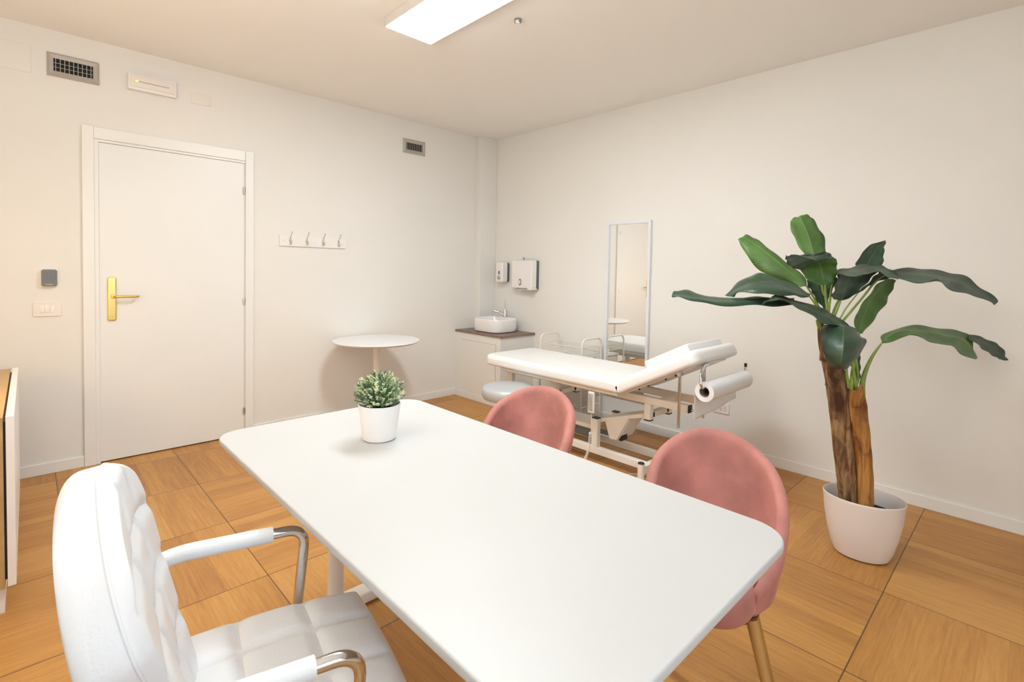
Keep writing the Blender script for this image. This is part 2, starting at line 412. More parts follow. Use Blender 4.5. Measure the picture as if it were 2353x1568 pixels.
# door
d = bpy.data.objects.new('door_1', None); COL.objects.link(d); d.location = (-2.92, 0, 0); d['kind'] = 'structure'; d['_w'] = (-2.92, 0, 0)
bm = B(); box(bm, -3.434, -3.375, -.018, 0, 0, 2.176, .002, 1); obj('casing', bm, M['trim'], d, False)
bm = B(); box(bm, -2.487, -2.43, -.018, 0, 0, 2.176, .002, 1); obj('casing', bm, M['trim'], d, False)
bm = B(); box(bm, -3.3745, -2.4875, -.014, 0, 2.101, 2.174, .002, 1); obj('casing', bm, M['trim'], d, False)
bm = B(); box(bm, -3.375, -3.352, -.008, .0, 0, 2.10, .001, 1); box(bm, -3.375, -2.4875, -.006, 0, 2.084, 2.1005, .001, 1); obj('jamb_lining', bm, M['trim'], d, False)
bm = B(); box(bm, -3.3515, -2.4935, .002, .045, .008, 2.0835, .001, 1); leaf = obj('door_leaf', bm, M['door'], d, False)
bm = B()
poly = rrect(.046, .286, .012, 6)
mx = Matrix.Translation((-3.288, .002, 1.075)) @ Matrix.Rotation(R(90), 4, 'X')
prism(bm, poly, 0, .011, bt=.005, mx=mx)
plate = obj('handle_plate', bm, M['brass'], d)
bm = B()
cyl(bm, (-3.279, -.008, 1.092), (-3.279, -.016, 1.092), .017, .014)
tube(bm, fillet([(-3.279, -.012, 1.092), (-3.279, -.058, 1.092), (-3.158, -.058, 1.091), (-3.15, -.03, 1.091)], .018), .0085, 12)
obj('lever_handle', bm, M['brass'], plate)
for z in (1.88, 1.04, .195):
    bm = B(); cyl(bm, (-2.4955, -.012, z-.022), (-2.4955, -.012, z+.022), .0065, n=12); cyl(bm, (-2.4955, -.012, z-.027), (-2.4955, -.012, z+.027), .004, n=12)
    box(bm, -2.5, -2.49, -.006, .001, z-.02, z+.02); obj('hinge', bm, M['chrome'], d)

# ---------------------------------------------------------------- things on the back wall
def vent(label, x0, x1, z0, z1, ix, iz, n, cross, group):
    t = thing('air_vent', label, 'vent', ((x0+x1)/2, 0, z0), group=group)
    a0, a1, b0, b1 = x0+ix, x1-ix, z0+iz, z1-iz
    bm = B()
    o = [(x0, -.004, z0), (x1, -.004, z0), (x1, -.004, z1), (x0, -.004, z1)]; i = [(a0, -.004, b0), (a1, -.004, b0), (a1, -.004, b1), (a0, -.004, b1)]
    k = .35; mid = [tuple(Vector(o[q]).lerp(Vector(i[q]), k)) for q in range(4)]
    def ring(pts, y): return [bm.verts.new((p[0], y, p[2])) for p in pts]
    rs = [ring(o, 0), ring(o, -.008), ring(mid, -.018), ring(i, -.010), ring(i, .0)]
    for r0, r1 in zip(rs, rs[1:]):
        for q in range(4): bm.faces.new((r0[q], r0[(q+1) % 4], r1[(q+1) % 4], r1[q]))
    obj('frame', bm, M['grille'], t, False)
    bm = B(); box(bm, a0-.002, a1+.002, -.0015, -.0005, b0-.002, b1+.002); obj('duct_backing', bm, M['dark'], t, False)
    bm = B()
    for q in range(n):
        x = a0+(a1-a0)*(q+.5)/n; box(bm, x-.0015, x+.0015, -.010, -.003, b0, b1)
    if cross:
        for q in range(1, 3):
            z = b0+(b1-b0)*q/3; box(bm, a0, a1, -.004, -.002, z-.0012, z+.0012)
    obj('slats', bm, M['grille'], t, False)
vent('large grey air grille high on the wall left of the emergency lamp', -3.59, -3.344, 2.441, 2.581, .03, .032, 9, True, 'air vents in the back wall')
vent('small grey air grille high on the wall near the room corner', -1.119, -.873, 2.409, 2.543, .034, .034, 9, False, 'air vents in the back wall')
t = thing('emergency_light', 'slim white emergency light box with glowing green dot above the door', 'light', (-3.066, 0, 2.457))
bm = B(); box(bm, -3.199, -2.933, -.036, 0, 2.457, 2.562, .002, 2); obj('housing', bm, M['white_pl'], t)
bm = B(); box(bm, -3.187, -2.945, -.042, -.0345, 2.474, 2.552, .003, 2); obj('diffuser', bm, M['plate'], t)
bm = B(); box(bm, -3.145, -2.975, -.0435, -.0415, 2.508, 2.514, .001, 1); obj('lamp_tube', bm, M['grille'], t)
bm = B(); box(bm, -3.160, -3.148, -.0445, -.0415, 2.507, 2.516, .001, 1); obj('indicator', bm, M['grn_led'], t)
bm = B(); box(bm, -2.840, -2.716, -.005, 0, 2.455, 2.530, .003, 2); box(bm, -2.8405, -2.838, -.0055, -.004, 2.492, 2.50)
tag(obj('blank_cover_plate', bm, M['plate']), 'small blank plastic cover plate on wall right of the emergency light', 'wall plate')
bm = B(); box(bm, -4.05, -3.659, -.004, 0, 2.433, 2.593, .0015, 1)
tag(obj('access_panel', bm, M['wall'], None, False), 'flat wall coloured access panel high beside the large air grille', 'panel')
# coat rack
t = thing('coat_rack', 'white wall board with four chrome double coat hooks', 'coat rack', (-1.96, 0, 1.473))
bm = B(); box(bm, -2.239, -1.685, -.014, 0, 1.473, 1.560, .002, 2); obj('board', bm, M['white_pl'], t, False)
for x in (-2.158, -2.025, -1.888, -1.752):
    z = 1.505
    bm = B(); prism(bm, rrect(.016, .05, .0079, 4), 0, .004, bt=.001, mx=Matrix.Translation((x, -.014, z+.01)) @ Matrix.Rotation(R(90), 4, 'X'))
    tube(bm, smooth_path([(x, -.016, z+.022), (x, -.026, z+.036), (x, -.046, z+.058), (x, -.062, z+.08)], 4), .003, 8)
    lathe(bm, [(0, -.006), (.005, -.003), (.006, 0), (.005, .004), (0, .006)], (x, -.063, z+.083), 12)
    tube(bm, smooth_path([(x, -.016, z+.020), (x, -.022, z-.002), (x, -.036, z-.016), (x, -.048, z-.004), (x, -.05, z+.008)], 4), .0032, 8)
    lathe(bm, [(0, -.006), (.005, -.003), (.006, 0), (.005, .004), (0, .006)], (x, -.05, z+.011), 12)
    obj('hook', bm, M['chrome'], t)
for x, z in ((-2.206, 1.516), (-1.957, 1.508), (-1.713, 1.505)):
    bm = B(); cyl(bm, (x, -.0135, z), (x, -.0155, z), .003, n=10); obj('screw', bm, M['steel'], t)
# thermostat and switch
t = thing('thermostat', 'small dark grey square wall device with white rim left of the door', 'thermostat', (-3.592, 0, 1.158))
bm = B(); prism(bm, rrect(.078, .108, .014, 6), 0, .022, bt=.004, mx=Matrix.Translation((-3.590, 0, 1.213)) @ Matrix.Rotation(R(90), 4, 'X')); obj('casing', bm, M['white_pl'], t)
bm = B(); prism(bm, rrect(.072, .102, .012, 6), .0215, .030, bt=.003, mx=Matrix.Translation((-3.590, 0, 1.213)) @ Matrix.Rotation(R(90), 4, 'X')); obj('front_cover', bm, M['grey_pl'], t)
bm = B(); box(bm, -3.608, -3.572, -.0306, -.0297, 1.1715, 1.1735); obj('display_line', bm, M['white_pl'], t)
t = thing('light_switch', 'white three module light switch plate under the dark wall device', 'switch', (-3.60, 0, .973))
bm = B(); prism(bm, rrect(.130, .088, .012, 6), 0, .007, bt=.002, mx=Matrix.Translation((-3.600, 0, 1.020)) @ Matrix.Rotation(R(90), 4, 'X')); obj('plate', bm, M['plate'], t)
for x in (-3.6235, -3.6, -3.5765):
    bm = B(); box(bm, x-.0107, x+.0107, -.0098, -.006, .999, 1.043, .0015, 2); obj('rocker', bm, M['white_pl'], t)

# ---------------------------------------------------------------- ceiling
t = thing('ceiling_light', 'long flat rectangular ceiling light panel glowing white', 'ceiling light', (-2.075, -2.22, H))
LX0, LX1, LY0, LY1 = -2.232, -1.918, -2.82, -1.612
bm = B(); box(bm, LX0, LX1, LY0, LY1, 2.662, H-.0005, .004, 2)
obj('housing', bm, M['alu'], t, False)
bm = B(); box(bm, LX0+.008, LX1-.008, LY0+.008, LY1-.008, 2.6575, 2.663, .002, 1); obj('diffuser', bm, M['led'], t, False)
t = thing('ceiling_sensor', 'tiny round dark detector on the ceiling beside the light panel', 'sensor', (-1.69, -2.128, H-.02))
bm = B(); lathe(bm, [(0, 0), (.018, 0), (.020, .004), (.020, .0195), (0, .0195)], (-1.692, -2.128, H-.02), 24); obj('body', bm, M['steel'], t)
bm = B(); lathe(bm, [(0, 0), (.012, 0), (.013, .005), (0, .0055)], (-1.692, -2.128, H-.025), 24); obj('lens', bm, M['white_pl'], t)

# ---------------------------------------------------------------- right wall
t = thing('wall_mirror', 'narrow tall mirror in a thin white frame on the right wall', 'mirror', (0, -1.775, .25))
MY0, MY1, MZ0, MZ1 = -2.003, -1.573, .25, 1.745
bm = B()
for a in ((MY0, MY1, MZ0, MZ0+.022), (MY0, MY1, MZ1-.022, MZ1), (MY0, MY0+.022, MZ0+.022, MZ1-.022), (MY1-.022, MY1, MZ0+.022, MZ1-.022)): box(bm, -.030, -.001, a[0], a[1], a[2], a[3], .001, 1)
obj('frame', bm, M['mir_frame'], t, False)
bm = B(); box(bm, -.016, -.010, MY0+.021, MY1-.021, MZ0+.021, MZ1-.021); obj('mirror_glass', bm, M['glass_mir'], t, False)
# socket
t = thing('power_socket', 'white wall socket plate low behind the hanging paper', 'socket', (0, -2.615, .288))
bm = B(); prism(bm, rrect(.122, .076, .006, 4), 0, .008, bt=.002, mx=Matrix.Translation((0, -2.612, .326)) @ Matrix.Rotation(R(-90), 4, 'Y') @ Matrix.Rotation(R(90), 4, 'Z')); obj('plate', bm, M['white_pl'], t)
for y in (-2.580, -2.612, -2.644):
    bm = B(); box(bm, -.0095, -.007, y-.011, y+.011, .304, .348, .001, 1); mo = obj('socket_module', bm, M['plate'], t)
    bm = B()
    for z in (.316, .326, .336): cyl(bm, (-.0098, y, z), (-.009, y, z), .0022, n=10)
    obj('pin_holes', bm, M['black'], mo)
# soap dispenser
t = thing('soap_dispenser', 'small white soap dispenser with grey push button above the basin', 'dispenser', (0, -.25, 1.19))
sy0, sy1, sz0, sz1 = -.318, -.208, 1.185, 1.395
bm = B(); prism(bm, rrect(sy1-sy0, sz1-sz0, .02, 6), .035, .105, bt=.016, mx=Matrix.Translation((0, (sy0+sy1)/2, (sz0+sz1)/2)) @ Matrix.Rotation(R(-90), 4, 'Y') @ Matrix.Rotation(R(90), 4, 'Z')); obj('cover', bm, M['white_pl'], t)
bm = B(); prism(bm, rrect(sy1-sy0-.006, sz1-sz0-.006, .02, 6), 0, .036, mx=Matrix.Translation((0, (sy0+sy1)/2, (sz0+sz1)/2)) @ Matrix.Rotation(R(-90), 4, 'Y') @ Matrix.Rotation(R(90), 4, 'Z')); obj('back_housing', bm, M['blue_grey'], t)
bm = B(); lathe(bm, [(.0, .004), (.009, .003), (.0125, 0)], (0, 0, 0), 20, 1, 1.8)
bmesh.ops.transform(bm, matrix=Matrix.Translation((-.1045, -.265, 1.287)) @ Matrix.Rotation(R(-90), 4, 'Y') @ Matrix.Rotation(R(90), 4, 'Z'), verts=bm.verts[:])
for v in bm.verts: v.co.z = 1.287+(v.co.z-1.287)*1.0
obj('level_window', bm, M['blue_grey'], t)
bm = B(); lathe(bm, [(0, .018), (.012, .016), (.019, .009), (.021, 0)], (0, 0, 0), 24)
bmesh.ops.transform(bm, matrix=Matrix.Translation((-.1035, -.265, 1.234)) @ Matrix.Rotation(R(-90), 4, 'Y'), verts=bm.verts[:]); obj('push_button', bm, M['grille'], t)
# towel dispenser
t = thing('paper_towel_dispenser', 'white paper towel dispenser with a grey back on the right wall', 'dispenser', (0, -.62, 1.11))
ty0, ty1, tz0, tz1 = -.746, -.462, 1.135, 1.415
bm = B(); prism(bm, rrect(ty1-ty0, tz1-tz0, .018, 6), .04, .11, bt=.010, mx=Matrix.Translation((0, (ty0+ty1)/2, (tz0+tz1)/2)) @ Matrix.Rotation(R(-90), 4, 'Y') @ Matrix.Rotation(R(90), 4, 'Z')); obj('cover', bm, M['white_pl'], t)
bm = B(); box(bm, -.041, 0, ty0+.002, ty1-.002, tz0-.012, tz1-.002, .004, 2); obj('back_housing', bm, M['blue_grey'], t)
bm = B(); box(bm, -.112, -.02, ty0+.001, ty0+.055, tz0-.016, tz0+.004, .006, 3); obj('lower_lip', bm, M['white_pl'], t)
bm = B()
pts = []
for i in range(15):
    y = -.70+(.20)*i/14; pts.append((y, tz0-.020-.006*math.sin(i*.8)))
lo = [bm.verts.new((-.075, y, z)) for y, z in pts]; hi = [bm.verts.new((-.055, y, tz0+.002)) for y, z in pts]
for i in range(14): bm.faces.new((lo[i], lo[i+1], hi[i+1], hi[i]))
o = obj('paper_towel', bm, M['paper'], t); s = o.modifiers.new('s', 'SOLIDIFY'); s.thickness = .003
bm = B(); lathe(bm, [(.0, .004), (.015, .003), (.020, 0)], (0, 0, 0), 24)
bmesh.ops.transform(bm, matrix=Matrix.Translation((-.1095, -.585, 1.195)) @ Matrix.Rotation(R(-90), 4, 'Y') @ Matrix.Scale(1.8, 4, (1, 0, 0)), verts=bm.verts[:]); ov = obj('level_window', bm, M['blue_grey'], t)
bm = B(); lathe(bm, [(.0, .0055), (.010, .005), (.0140, 0)], (0, 0, 0), 24)
bmesh.ops.transform(bm, matrix=Matrix.Translation((-.1105, -.585, 1.195)) @ Matrix.Rotation(R(-90), 4, 'Y') @ Matrix.Scale(1.8, 4, (1, 0, 0)), verts=bm.verts[:]); obj('window_insert', bm, M['plate'], ov)
bm = B(); cyl(bm, (-.05, -.575, 1.413), (-.05, -.575, 1.428), .003, n=8); cyl(bm, (-.0535, -.575, 1.4375), (-.0465, -.575, 1.4375), .011, n=4); obj('key', bm, M['steel'], t)

# ---------------------------------------------------------------- washbasin cabinet
t = thing('basin_cabinet', 'cream built in cabinet in the corner under the washbasin', 'cabinet', (-.23, -.35, 0))
bm = B(); box(bm, -.455, -.2205, -.69, -.001, 0, .667); box(bm, -.2205, -.001, -.69, -.0905, 0, .667)
body = obj('body', bm, M['wall'], t, False)
bm = B(); box(bm, -.4595, -.4545, -.622, -.10, .075, .592, .001, 1); obj('door_panel', bm, M['wall'], t, False)
bm = B()
for a in ((-.6245, -.622, .0725, .5945), (-.10, -.0975, .0725, .5945)): box(bm, -.4556, -.4546, a[0], a[1], a[2], a[3])
box(bm, -.4556, -.4546, -.6245, -.0975, .592, .5945); obj('door_gap', bm, M['walnut'], t, False)
bm = B(); box(bm, -.467, -.4555, -.69, -.0125, 0, .07, .002, 1); box(bm, -.467, -.0125, -.702, -.6905, 0, .07, .002, 1); obj('plinth_board', bm, M['trim'], t, False)
bm = B(); poly = [(-.472, 0), (-.472, -.712), (0, -.712), (0, 0)]
box(bm, -.468, -.0005, -.708, -.0905, .6675, .688, .0015, 1); box(bm, -.468, -.2205, -.0905, -.0005, .6675, .688, .0015, 1)
tag(obj('countertop', bm, M['walnut'], None, False), 'grey brown wood effect worktop carrying the washbasin', 'countertop')
t = thing('washbasin', 'white ceramic countertop basin with rounded corners', 'washbasin', (-.245, -.37, .688))
cx, cy = -.245, -.375
bm = B()
N = 8
def rr(w, l, r): return [(x+cx, y+cy) for x, y in rrect(w, l, r, N)]
lv = [(.30, .34, .09, .6885), (.335, .375, .10, .698), (.354, .394, .11, .73), (.360, .400, .115, .80), (.359, .399, .115, .818), (.353, .393, .112, .823), (.341, .381, .108, .822), (.335, .375, .105, .816), (.31, .35, .09, .75), (.22, .26, .05, .722), (.04, .04, .015, .718)]
rings = [[bm.verts.new((x, y, z)) for x, y in rr(w_, l_, r_)] for w_, l_, r_, z in lv]
for a, b in zip(rings, rings[1:]):
    n = len(a)
    for i in range(n): bm.faces.new((a[i], a[(i+1) % n], b[(i+1) % n], b[i]))
bm.faces.new(rings[0][::-1]); bm.faces.new(rings[-1]); obj('bowl', bm, M['ceramic'], t)
bm = B(); box(bm, -.118, -.070, -.44, -.29, .78, .8255, .008, 3); obj('tap_ledge', bm, M['ceramic'], t)
bm = B(); lathe(bm, [(0, 0), (.02, 0), (.021, .004), (0, .005)], (cx, cy, .717), 20); obj('drain', bm, M['chrome'], t)
t = thing('basin_tap', 'chrome single lever mixer tap on the rim of the basin', 'tap', (-.095, -.36, .81))
bm = B(); lathe(bm, [(0, 0), (.026, 0), (.027, .004), (.023, .010), (.0215, .045), (.022, .058), (.018, .068), (0, .072)], (-.095, -.36, .825), 24); obj('tap_body', bm, M['chrome'], t)
bm = B(); tube(bm, smooth_path([(-.10, -.352, .85), (-.13, -.305, .872), (-.165, -.265, .885)], 5), [.017, .0115], 14); lathe(bm, [(0, -.012), (.010, -.009), (.0125, 0), (.010, .009), (0, .012)], (-.168, -.262, .884), 16); obj('spout', bm, M['chrome'], t)
bm = B(); lathe(bm, [(0, -.019), (.013, -.015), (.0185, 0), (.013, .015), (0, .019)], (-.098, -.362, .892), 20); tube(bm, [(-.098, -.362, .9), (-.085, -.345, 1.005)], [.003, .0022], 8); obj('lever', bm, M['chrome'], t)

# ================================================================ desk
TX0, TX1, TY0, TY1, TZ = -3.241, -2.470, -3.847, -2.304, .745
tcx, tcy = (TX0+TX1)/2, (TY0+TY1)/2
t = thing('desk', 'large white rectangular table with rounded corners in the foreground', 'table', (tcx, tcy, 0))
bm = B(); prism(bm, [(x+tcx, y+tcy) for x, y in rrect(TX1-TX0, TY1-TY0, .085, 10)], TZ-.024, TZ, bt=.004, bb=.010, seg=4); obj('tabletop', bm, M['white_top'], t)
for y in (TY1-.10, TY0+.25):
    bm = B(); cyl(bm, (tcx, y, .052), (tcx, y, .40), .030, .028, n=32); cyl(bm, (tcx, y, .40), (tcx, y, TZ-.05), .024, n=32); lathe(bm, [(.045, 0), (.034, .012), (.030, .03)], (tcx, y, .048), 32); obj('leg', bm, M['white_pw'], t)
    bm = B(); box(bm, tcx-.33, tcx+.33, y-.035, y+.035, .006, .050, .008, 3); obj('foot', bm, M['white_pw'], t)
    bm = B(); box(bm, tcx-.30, tcx+.30, y-.025, y+.025, TZ-.052, TZ-.0245, .003, 2); obj('support_beam', bm, M['white_pw'], t)
bm = B(); box(bm, tcx-.02, tcx+.02, TY0+.276, TY1-.126, TZ-.052, TZ-.0245, .002, 1); obj('crossbar', bm, M['white_pw'], t)

# ---------------------------------------------------------------- potted shrub on the desk
random.seed(4)
pc = V(-2.845, -2.700, TZ+.0005)
t = thing('potted_shrub', 'small round boxwood plant in a plain white pot on the large table', 'plant', tuple(pc))
bm = B(); lathe(bm, [(0, 0), (.050, 0), (.0545, .004), (.068, .112), (.0685, .116), (.0665, .118), (.0645, .114), (.061, .095), (0, .095)], pc, 56); obj('pot', bm, M['white_pl'], t)
bm = B(); lathe(bm, [(0, 0), (.0605, 0), (.03, .012), (0, .014)], pc+V(0, 0, .095), 24); obj('soil', bm, M['soil'], t)
cc = pc+V(0, 0, .152)
def sprig(bm, base, tip, leafL, nl):
    tube(bm, [base, (Vector(base)+Vector(tip))/2+V(random.uniform(-.004, .004), random.uniform(-.004, .004), 0), tip], .0007, 4)
    d = (Vector(tip)-Vector(base)); L = d.length; dn = d.normalized(); s, u = frame_axes(dn)
    for i in range(nl):
        f = .30+.70*i/(nl-1); p = Vector(base)+d*f; a = i*2.4+random.random()
        out = (s*math.cos(a)+u*math.sin(a))
        for sg in (1, -1):
            o = out*sg; ax = (o*.8+dn*.75).normalized(); w = ax.cross(o).normalized(); w = w if w.length else s
            nn = ax.cross(w).normalized(); l = leafL*random.uniform(.7, 1.15); ww = l*.27
            v = [bm.verts.new(p), bm.verts.new(p+ax*l*.5+w*ww+nn*ww*.3), bm.verts.new(p+ax*l), bm.verts.new(p+ax*l*.5-w*ww+nn*ww*.3), bm.verts.new(p+ax*l*.5)]
            for q in ((0, 1, 4), (1, 2, 4), (2, 3, 4), (3, 0, 4)): bm.faces.new([v[k] for k in q])
    return dn
g, pl = B(), B()
for i in range(430):
    th = random.uniform(0, 2*math.pi); z = random.uniform(-.35, 1); r = math.sqrt(max(0, 1-z*z)); dirv = V(r*math.cos(th), r*math.sin(th), z)
    rad = .076*random.uniform(.72, 1.08)
    base = cc+V(dirv.x*.02, dirv.y*.02, -.04+max(0, dirv.z)*.04); tip = cc+V(dirv.x*rad, dirv.y*rad, dirv.z*rad*.92)
    if tip.z < pc.z+.112: tip.z = pc.z+.112+random.random()*.012
    d = (tip-base).normalized(); b0 = tip-d*.034
    sprig(pl if random.random() < .6 else g, b0, tip, .0085, 6)
for i in range(60):
    th = random.uniform(0, 2*math.pi); tube(g, smooth_path([pc+V(.02*math.cos(th), .02*math.sin(th), .10), cc+V(.04*math.cos(th), .04*math.sin(th), random.uniform(-.02, .04))], 2), .0008, 4)
lathe(g, [(0, -.045), (.040, -.035), (.050, 0), (.040, .03), (0, .045)], cc, 14)
obj('foliage', g, M['bush'], t, False); obj('pale_leaf_tips', pl, M['bush_pale'], t, False, label='pale cream green leaf tips')

# ================================================================ white office armchair (local: x forward, y left)
ch = thing('office_armchair', 'white tufted faux leather office armchair with chrome arms', 'chair', (-3.311, -3.148, 0), R(-11))
def tuft(su, sv, amp, sig):
    def f(x, y):
        v = 0
        for c in su: v = max(v, math.exp(-((x-c)/sig)**2))
        for c in sv: v = max(v, math.exp(-((y-c)/sig)**2))
        return -amp*v
    return f
SW, SD = .45, .46
ft = tuft((-.065, .080), (-.062, .085), .012, .014)
def edgef(u, v, k): return min(1, min(1-abs(u), 1-abs(v))/k)**.7
def spos(u, v):
    k = .16; x = u*SD/2*math.sqrt(1-k*v*v/2)-.005; y = v*SW/2*math.sqrt(1-k*u*u/2)*(1-.05*(u+1)/2)
    z = .437+.014*math.cos(u*1.5)*math.cos(v*1.4)-.012*max(0, u)**2
    return V(x, y, z), V(0, 0, 1)
bm = B(); slab(bm, spos, 44, 44, .044, .034, SD, SW, lambda u, v: ft(u*SD/2, v*SW/2)*edgef(u, v, .14)+.006); obj('seat', bm, M['leather'], ch, local=True)
BW, BH = .44, .535
fb = tuft((-.068, .068), (-.115, .015, .145), .011, .015)
def bpos(u, v):
    hv = (v+1)/2; k = max(0, (hv-.48)/.52)
    hw = (.128+.117*min(1, hv/.66)**.9)*(1-.50*k**2.7)
    zz = .425+BH*hv-.055*abs(u)**2.2*max(0, hv-.3)/.7
    x = -.186-.118*hv**1.05-.12*u*hw*(1-hv)+.014*u*u-.008*math.sin(hv*math.pi)
    ang = R(10)
    return V(x, u*hw-.022, zz), V(math.cos(ang), -.10*u, math.sin(ang)).normalized()
hvf = lambda u, v: .018*(1-(v+1)/2)
bm = B(); slab(bm, bpos, 44, 52, .034, .019, BW, BH, lambda u, v: fb(u*BW/2, v*BH/2)*edgef(u, v, .22)+.006, lambda u, v: .004, hvf)
back = obj('backrest', bm, M['leather'], ch, local=True)
bm = B(); path = []
K = 24
for i in range(K+1): path.append((-.998, -1+1.96*i/K))
for i in range(K+1): path.append((-.98+1.96*i/K, .998))
for i in range(K+1): path.append((.998, .96-1.96*i/K))
pts = [bpos(u, v)[0]+bpos(u, v)[1]*(.016+hvf(u, v)) for u, v in path]
tube(bm, smooth_path(pts, 2), .003, 6); obj('piping', bm, M['leather'], back, local=True)
for s in (1, -1):
    y = .245*s
    path = fillet([(-.27, y*.72, .653), (-.20, y, .6555), (.090, y, .645), (.066, y, .40), (-.01, y*.55, .380)], .050, 10)
    bm = B(); tube(bm, path, .0125, 18); arm = obj('armrest', bm, M['chrome'], ch, local=True)
    bm = B(); tube(bm, [p for p in path if p.x < .0 and p.z > .6]+[V(.012, y, .6474)], .0185, 20); obj('arm_sleeve', bm, M['leather'], arm, local=True)
bm = B(); box(bm, -.12, .10, -.13, .13, .376, .392, .004, 2); box(bm, -.03, .07, -.05, .05, .352, .377, .004, 2); obj('seat_plate', bm, M['black'], ch, local=True)
bm = B(); cyl(bm, (.02, 0, .10), (.02, 0, .25), .026, n=24); cyl(bm, (.02, 0, .25), (.02, 0, .355), .014, n=20); obj('gas_lift', bm, M['chrome'], ch, local=True)
for k in range(5):
    a = 2*math.pi*k/5+.3; e = V(.02+.26*math.cos(a), .26*math.sin(a), .075)
    bm = B(); tube(bm, [(.02, 0, .10), (.02+.13*math.cos(a), .13*math.sin(a), .096), e], [.019, .013], 12); lg = obj('leg', bm, M['chrome'], ch, local=True)
    bm = B(); cyl(bm, e+V(-.012*math.sin(a), .012*math.cos(a), -.048), e+V(-.022*math.sin(a), .022*math.cos(a), -.048), .0265, n=20); cyl(bm, e+V(.012*math.sin(a), -.012*math.cos(a), -.048), e+V(.022*math.sin(a), -.022*math.cos(a), -.048), .0265, n=20); cyl(bm, e+V(-.015*math.sin(a), .015*math.cos(a), -.045), e+V(.015*math.sin(a), -.015*math.cos(a), -.045), .01, n=12); cyl(bm, e+V(0, 0, -.04), e+V(0, 0, .005), .007, n=10); obj('caster', bm, M['black'], lg, local=True)

# ================================================================ pink velvet chairs (local: x forward)
def pink_chair(label, loc, rz):
    c = thing('velvet_chair', label, 'chair', loc, rz, 'pink velvet chairs on the far side of the table')
    PH = R(136); n = 64; bm = B(); secs = []
    for i in range(n+1):
        ph = -PH+2*PH*i/n; cz = math.cos(ph)
        top = .565+.208*cz**.68 if cz > 0 else .565+.165*cz
        top = max(top, .42)
        bot = .370+.014*min(1, max(0, (abs(ph)-R(70))/R(40)))
        sec = []
        th = .021-.007*max(0, abs(ph)/PH-.8)/.2
        m = 14
        def rad(z):
            f = (z-.37)/.43
            return .152+.057*math.sin(min(1, max(0, f)/.85)*math.pi/2)
        cl = [(rad(bot+(top-bot)*k/m), bot+(top-bot)*k/m) for k in range(m+1)]
        outer = [(r+th*(.55+.45*min(1, k/2)), z) for k, (r, z) in enumerate(cl[:-1])]
        inner = [(r-th*(.55+.45*min(1, k/2)), z) for k, (r, z) in enumerate(cl[:-1])][::-1]
        rT, zT = cl[-2]
        cap = [(rT+th*math.cos(a), zT+(top-zT)*0+th*1.25*math.sin(a)) for a in (R(22), R(45), R(68), R(90), R(112), R(135), R(158))]
        prof = outer+cap+inner
        pk = 1-.15*min(1, max(0, (abs(ph)-R(55))/R(65)))
        secs.append([bm.verts.new((-(r)*pk*math.cos(ph)-.115*max(0, (z-.40)/.4)*max(0, .3+.7*cz), r*pk*math.sin(ph), z)) for r, z in prof])
    for a, b in zip(secs, secs[1:]):
        q = len(a)
        for k in range(q): bm.faces.new((a[k], a[(k+1) % q], b[(k+1) % q], b[k]))
    bm.faces.new(secs[0][::-1]); bm.faces.new(secs[-1])
    o = obj('backrest', bm, M['velvet'], c, local=True); sub = o.modifiers.new('sub', 'SUBSURF'); sub.levels = sub.render_levels = 1
    bm = B(); lathe(bm, [(0, .378), (.15, .378), (.19, .385), (.205, .405), (.207, .43), (.200, .455), (.18, .470), (.12, .478), (0, .482)], (0, 0, 0), 48, .90, .60); 
    for v in bm.verts: v.co.x += .01
    # keep the cushion clear of the shell
    for v in bm.verts:
        rr_ = math.hypot(v.co.x, v.co.y)
        if v.co.x < 0.10 and rr_ > .130: k = .130/rr_; v.co.x *= k; v.co.y *= k
    obj('seat', bm, M['velvet'], c, local=True)
    for sx in (1, -1):
        for sy in (1, -1):
            bm = B(); cyl(bm, (.098*sx, .098*sy, .380), (.195*sx, .195*sy, .0), .0155, .0100, n=18); obj('leg', bm, M['leg_wood'], c, local=True)
    bm = B(); cyl(bm, (0, 0, .362), (0, 0, .379), .13, n=32); obj('seat_base', bm, M['black'], c, local=True)
    return c
pink_chair('pink velvet chair at the near end of the table with its legs showing', (-2.234, -3.563, 0), R(206))
pink_chair('pink velvet chair in front of the examination couch', (-2.218, -2.732, 0), R(204))

# ================================================================ round side table
t = thing('round_table', 'round white pedestal table against the wall behind the desk', 'table', (-1.583, -.385, 0))
RX, RY = -1.583, -.385
bm = B(); lathe(bm, [(0, .688), (.330, .688), (.348, .696), (.354, .704), (.352, .709), (0, .7095)], (RX, RY, 0), 80); obj('tabletop', bm, M['white_round'], t)
bm = B(); cyl(bm, (RX, RY, .02), (RX, RY, .688), .028, n=32); cyl(bm, (RX, RY, .675), (RX, RY, .688), .10, n=32); obj('pedestal', bm, M['white_pw'], t)
bm = B(); lathe(bm, [(0, 0), (.20, 0), (.205, .006), (.19, .014), (.05, .024), (.029, .05), (0, .05)], (RX, RY, 0), 64); obj('base', bm, M['white_pw'], t)

